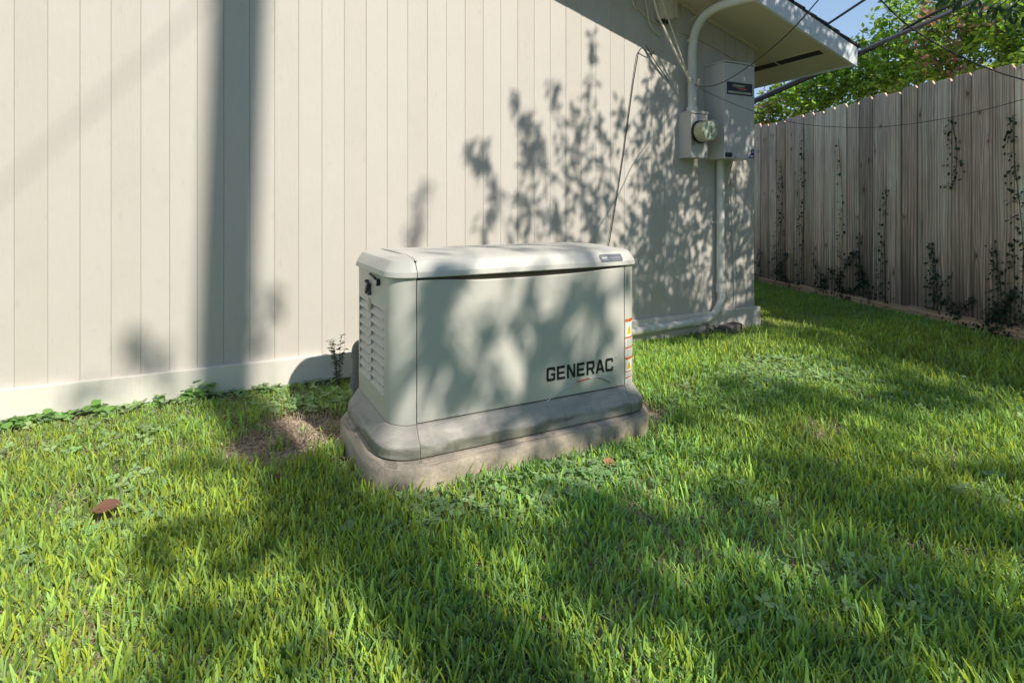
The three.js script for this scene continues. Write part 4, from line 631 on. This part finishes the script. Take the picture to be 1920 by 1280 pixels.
{
  const variants = [tuft(12, 0.04, 0.056, 0.0063, 0.18), tuft(14, 0.045, 0.043, 0.0069, 0.22), tuft(11, 0.035, 0.072, 0.0062, 0.11), tuft(14, 0.05, 0.034, 0.0054, 0.42)], lists = variants.map(() => []);
  const fine = tuft(14, 0.05, 0.045, 0.0035, 0.12), fineL = [], thatch = (() => { const o = { p: [], c: [], i: [], n: 0 }; for (let k = 0; k < 10; k++) { const kk = rr(0.6, 1.2); blade(rr(0.03, 0.08), 0.003, rr(1.7, 2.3), rr(0, 6.28), rr(-0.04, 0.04), rr(-0.04, 0.04), 0, [0.68 * kk, 0.57 * kk, 0.40 * kk], o); } return bladesGeo(o); })(), thL = [];
  const step = 0.0205;
  const LEAF = onGround(200, 953, 0.02);
  for (let x = -4.2; x < 7; x += step) for (let z = -3.2; z < 5.6; z += step) {
    const px = x + rr(-1, 1) * step, pz = z + rr(-1, 1) * step; if (pz < 0.015 && px < 3.83 || (pz < 0.02 && px < 3.83)) continue; if (beyondFence(px, pz) || onPad(px, pz)) continue;
    const p = V(px, groundY(px, pz), pz); const seen = inView(p.clone().setY(0.03), 160); if (!seen && rnd() > 0.42) continue; if (Math.hypot(px - LEAF.x, pz - LEAF.z) < 0.06) continue;
    const dist = p.distanceTo(EYE); if (seen && rnd() > (dist < 2.6 ? 1 : dist < 4 ? 0.85 : 0.62)) continue;
    const b = bare(px, pz), cv = cloverD(px, pz), tone = 0.84 + 0.5 * fbm(px * 1.6 + 7, pz * 1.6), yel = fbm(px * 0.9 + 60, pz * 0.9 + 3), dryness = smooth(0.5, 0.75, fbm(px * 2.4 + 11, pz * 2.4 + 70));
    if (rnd() < (0.22 + 0.35 * dryness) * (1 - b) + 0.035 * b) thL.push({ p: p.clone().setY(p.y + 0.004), e: [0, rr(0, 6.28), 0], s: rr(0.7, 1.2), c: lin(tone, tone, tone) });
    if (rnd() < b * 0.985) continue; if (rnd() < cv * 0.72) continue;
    const nearWall = smooth(0.0, 0.7, pz) , c = lin(tone * (0.80 + 0.38 * yel), tone, tone * (0.95 - 0.4 * (yel - 0.5)));
    const s = rr(0.75, 1.2) * (0.72 + 0.28 * nearWall) * (dist > 4 ? 1.15 : 1) * (seen ? 1 : 1.3);
    if (pz < 0.75 && px < 0.6 && rnd() < 0.5) { fineL.push({ p, e: [0, rr(0, 6.28), 0], s: s, c }); continue; }
    const k = rnd(), i = rnd() < dryness * 0.55 ? 3 : k < 0.42 ? 0 : k < 0.72 ? 1 : k < 0.93 ? 2 : 3;
    lists[i].push({ p, e: [rr(-0.12, 0.12), rr(0, 6.28), rr(-0.12, 0.12)], s: V(s, s * rr(0.85, 1.15), s), c });
  }
  const gr = new THREE.Group(); gr.name = 'grass'; gr.userData = { kind: 'stuff', label: 'thick green lawn grass covering the yard', category: 'grass' }; scene.add(gr);
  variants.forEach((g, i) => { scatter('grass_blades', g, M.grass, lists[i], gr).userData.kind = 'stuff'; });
  scatter('fine_grass_blades', fine, M.grass, fineL, gr).userData.kind = 'stuff';
  const th = scatter('thatch', thatch, M.grass, thL); th.userData = { kind: 'stuff', label: 'dry straw thatch lying between the grass blades', category: 'thatch' };
  console.log('tufts', lists.map((l) => l.length).join(' '), fineL.length, thL.length);
}
{ // clover and other broad leaves
  const disk = (r, n = 6) => { const g = new THREE.CircleGeometry(r, n); g.rotateX(-Math.PI / 2); return g; };
  const tri = mergeGeometries([0, 1, 2].map((k) => disk(0.0085, 7).scale(1, 1, 0.8).translate(0.0095, 0, 0).rotateZ(0.22).rotateY(k * 2.094)));
  const pp = tri.attributes.position; for (let i = 0; i < pp.count; i++) pp.setY(i, pp.getY(i) + 0.02);
  const list = [];
  for (let x = -1.6; x < 6; x += 0.021) for (let z = 0.0; z < 2.6; z += 0.021) {
    const px = x + rr(-0.015, 0.015), pz = z + rr(-0.015, 0.015), cv = cloverD(px, pz); if (rnd() > cv * 0.8 || onPad(px, pz) || beyondFence(px, pz) || pz < 0.012) continue;
    const p = V(px, groundY(px, pz), pz); if (!inView(p, 120)) continue; if (rnd() < bare(px, pz) * 0.7 && pz > 0.12) continue;
    const k = rr(0.7, 1.25), yl = rnd(); list.push({ p: p.setY(p.y + rr(0.0, 0.028)), e: [rr(-0.45, 0.45), rr(0, 6.28), rr(-0.45, 0.45)], s: rr(0.7, 1.5), c: lin((0.32 + 0.12 * yl) * k, 0.58 * k, (0.2 + 0.06 * yl) * k) });
  }
  const m = scatter('clover', tri, M.leaf, list); m.userData = { kind: 'stuff', label: 'low clover and broad-leaved ground cover growing through the lawn', category: 'clover' };
  console.log('clover', list.length);
}
// weeds along the foot of the wall
function weed(label, base, h, n, spread, leaf, size, colour, cat = 'weed') {
  const t = thing('weed', label, cat, base.toArray(), rr(0, 6)), st = [], lv = [];
  for (let i = 0; i < n; i++) {
    const a = rr(0, 6.28), tip = V(Math.cos(a) * spread * rr(0.2, 1), h * rr(0.55, 1), Math.sin(a) * spread * rr(0.2, 1) * 0.5), mid = tip.clone().multiplyScalar(0.5).add(V(0, h * 0.12, 0));
    st.push(tube([V(0, -0.02, 0), mid, tip], 0.0012, 4, 6));
    const m = Math.round(h / 0.022); for (let k = 1; k <= m; k++) { const q = V(0, 0, 0).lerp(mid, Math.min(1, k / m * 2)); if (k / m > 0.5) q.copy(mid).lerp(tip, k / m * 2 - 1); for (const s of [0, 1]) lv.push({ p: q, e: [rr(-0.5, 0.3), k * 1.9 + s * 3.14 + rr(-0.4, 0.4), rr(-0.4, 0.4)], s: size * rr(0.7, 1.25), c: colour() }); }
  }
  mesh('stem', mergeGeometries(st), std([0.12, 0.16, 0.05], 0.8), t); scatter('leaves', leaf, M.leaf, lv, t).userData.kind = 'stuff'; return t;
}
{
  const fresh = () => { const k = rr(0.7, 1.25); return lin(0.26 * k, 0.5 * k, 0.10 * k); }, dull = () => { const k = rr(0.6, 1.2); return lin(0.10 * k, 0.12 * k, 0.06 * k); };
  const wide = leafGeo(0.034, 0.03, 0.15, 0.2), foot = (u, z = 0.06) => { const p = onWall(u, 700, z); p.y = groundY(p.x, z); return p; };
  weed('tall wispy weed with tiny dull leaves rising beside the gas pipe', foot(634, 0.13), 0.31, 7, 0.07, leafGeo(0.022, 0.011), 1, dull);
  weed('leafy green weed standing highest along the skirt, left of the pole shadow base', foot(382, 0.04), 0.115, 5, 0.06, wide, 1.0, fresh);
  weed('small green weed just left of the highest skirt weed', foot(345, 0.05), 0.085, 5, 0.06, wide, 1.0, fresh);
  weed('small upright sprig along the skirt, second group from the tall weed', foot(293, 0.05), 0.075, 3, 0.04, wide, 0.9, fresh);
  weed('broad-leaved creeping weed in the middle of the sunlit skirt', foot(190, 0.06), 0.07, 8, 0.10, wide, 1.15, fresh);
  weed('bright creeping weed at the left part of the skirt', foot(105, 0.06), 0.065, 8, 0.10, wide, 1.1, fresh);
  weed('leftmost creeping weed along the skirt', foot(55, 0.06), 0.06, 7, 0.09, wide, 1.1, fresh);
  weed('creeping weed at the left picture edge by the skirt', foot(10, 0.07), 0.055, 7, 0.08, wide, 1.1, fresh);
  weed('pale weed clump at the edge of the dirt near the pole shadow', foot(500, 0.10), 0.07, 8, 0.09, leafGeo(0.02, 0.014), 1, fresh);
  weed('dark weed clump under the conduit bend', foot(1335, 0.09), 0.10, 8, 0.08, leafGeo(0.03, 0.012), 1, greens.dark);
  weed('low dark weed under the conduit left of the bend', foot(1305, 0.10), 0.07, 6, 0.07, leafGeo(0.03, 0.012), 1, greens.dark);
}
{ // dry leaves on the lawn
  const dl = (label, u, v, s, e, c) => { const p = onGround(u, v, 0.02), m = tag(mesh('dry_leaf', leafGeo(0.12, 0.075, 0.35, -0.2).translate(0, 0, -0.06), new THREE.MeshStandardMaterial({ color: lin(...c), roughness: 0.7, side: THREE.DoubleSide })), label, 'leaf'); m.position.copy(p); m.scale.setScalar(s); m.rotation.set(...e); };
  dl('large reddish brown dry leaf on the lawn at lower left', 200, 953, 0.72, [0.25, 1.45, 0.15], [0.17, 0.08, 0.05]);
  dl('curled tan dry leaf in front of the concrete pad', 1142, 866, 0.42, [0.5, 0.9, 0.5], [0.36, 0.19, 0.09]);
  dl('small red dry leaf on the grass left of the pad', 522, 893, 0.25, [0.5, 0.4, 0.3], [0.16, 0.05, 0.03]);
  dl('small orange dry leaf near the fence kick board', 1846, 632, 0.4, [0.4, 0.4, 0.3], [0.4, 0.16, 0.08]);
  dl('tiny dark red dry leaf in the lower grass', 1020, 1160, 0.14, [0.4, 1.4, 0.3], [0.1, 0.03, 0.025]);
  // crumbs of earth on the bare soil
  const cr = []; for (let i = 0; i < 6000 && cr.length < 1500; i++) { const x = rr(-0.3, 0.6), z = rr(0.35, 1.1); if (onPad(x, z) || rnd() > bare(x, z) - 0.3) continue; const k = rr(0.6, 1.2); cr.push({ p: V(x, groundY(x, z) - 0.004, z), e: [rr(0, 6), rr(0, 6), rr(0, 6)], s: V(rr(0.4, 1.4), rr(0.4, 1), rr(0.4, 1.4)).multiplyScalar(rnd() < 0.1 ? 2 : 1), c: lin(0.42 * k, 0.33 * k, 0.25 * k) }); }
  scatter('soil_crumbs', new THREE.IcosahedronGeometry(0.0055, 0), std([1, 1, 1], 1), cr).userData = { kind: 'stuff', label: 'small crumbs of earth on the bare soil left of the pad', category: 'soil' };
  // twigs on the bare soil
  const tw = (label, uv, r) => tag(mesh('twig', tube(uv.map(([u, v], i) => onGround(u, v, 0.006 + 0.006 * (i % 2))), r, 5, 12), M.twig), label, 'twig');
  tw('longest pale twig lying across the bare soil', [[516, 792], [530, 803], [545, 816], [555, 826]], 0.0024);
  tw('pale twig crossing under the longest twig', [[521, 812], [535, 822], [550, 829], [564, 836]], 0.0022);
  tw('short twig crossing the two pale twigs', [[551, 820], [543, 829], [535, 836]], 0.0018);
  tw('curved twig on the soil nearest the pad', [[600, 800], [585, 810], [575, 820], [571, 828]], 0.002);
  tw('thin twig at the left of the bare soil', [[514, 799], [500, 806], [486, 814], [480, 820]], 0.0018);
  tw('thin level twig near the middle of the bare soil', [[612, 806], [598, 810], [584, 812]], 0.0018);
}
// vines on the fence
function vine(label, u, v0, v1, wander, dense, lateral = 0) {
  const t0 = onFence(u, v0, 0.004), t = thing('vine', label, 'vine', t0.toArray(), 0, undefined), st = [], lv = [], n = 14, pts = [];
  for (let i = 0; i <= n; i++) { const k = i / n, p = onFence(u + wander * Math.sin(k * 5 + u) + lateral * k * k, v0 + (v1 - v0) * k, 0.006 + 0.004 * rnd()); pts.push(p.sub(t0)); }
  st.push(tube(pts, 0.0022, 4, 40));
  const cv = new THREE.CatmullRomCurve3(pts), turn = Math.atan2(FN.x, FN.z);
  for (let i = 0; i < dense; i++) { const k = Math.pow(rnd(), 1.5), p = cv.getPoint(k), side = gauss() * 0.085 * (1.4 - k), q = p.clone().addScaledVector(FD, side).add(V(0, rr(-0.04, 0.04), 0)).addScaledVector(FN, rr(0.004, 0.04)); if (i % 3 === 0) st.push(tube([p, p.clone().lerp(q, 0.5).addScaledVector(FN, 0.006), q], 0.001, 3, 4)); lv.push({ p: q, e: [rr(0.3, 1.5), turn + rr(-1.3, 1.3), rr(-0.8, 0.8)], s: rr(0.6, 1.7), c: greens.vine() }); }
  mesh('stem', mergeGeometries(st), std([0.05, 0.04, 0.03], 0.9), t); scatter('leaves', LEAFS, M.leaf, lv, t).userData.kind = 'stuff';
}
vine('thin vine on the farthest pickets right beside the house corner', 1428, 535, 470, 3, 60);
vine('bushy dark vine at the foot of the far pickets', 1462, 545, 300, 6, 190);
vine('vine climbing high up the far pickets, with evenly spaced leaves', 1506, 560, 240, 3, 150);
vine('short bushy vine left of the bare patch on the far fence', 1532, 566, 480, 8, 130);
vine('sparse vine climbing the pickets under the sagging wire', 1576, 575, 260, 5, 90);
vine('widest dark vine clump at the foot of the fence middle', 1592, 580, 470, 16, 330);
vine('low vine clump right of the widest clump', 1622, 585, 440, 10, 190);
vine('vine with regular leaf pairs on the middle pickets', 1661, 590, 350, 2, 110);
vine('bushy vine reaching a knot on the near middle pickets', 1752, 612, 455, 5, 210);
vine('short vine tuft beside the bushy knot vine', 1786, 612, 510, 6, 70);
vine('thin vine at mid height on the pale near pickets', 1790, 350, 220, 5, 60);
vine('bushy vine at the foot of the nearest pickets', 1872, 628, 450, 6, 190);
vine('vine along the right picture edge on the nearest pickets', 1910, 630, 215, 10, 240);
vine('bushy dark vine mass at the foot of the fence beside the farthest post shadow', 1478, 552, 475, 14, 220);
vine('dense dark vine foot between the widest clump and the low clump', 1606, 584, 500, 14, 220);
vine('dense vine foot under the sparse climbing vine', 1560, 572, 505, 12, 160);
vine('dark vine foot at the near fence left of the picture edge', 1888, 634, 540, 18, 200);
vine('low dark vine foot below the pale near pickets', 1812, 618, 560, 16, 120);
vine('low trailing vine along the kick board at the right', 1835, 620, 590, 4, 80, 40);

renderer.render(scene, camera);
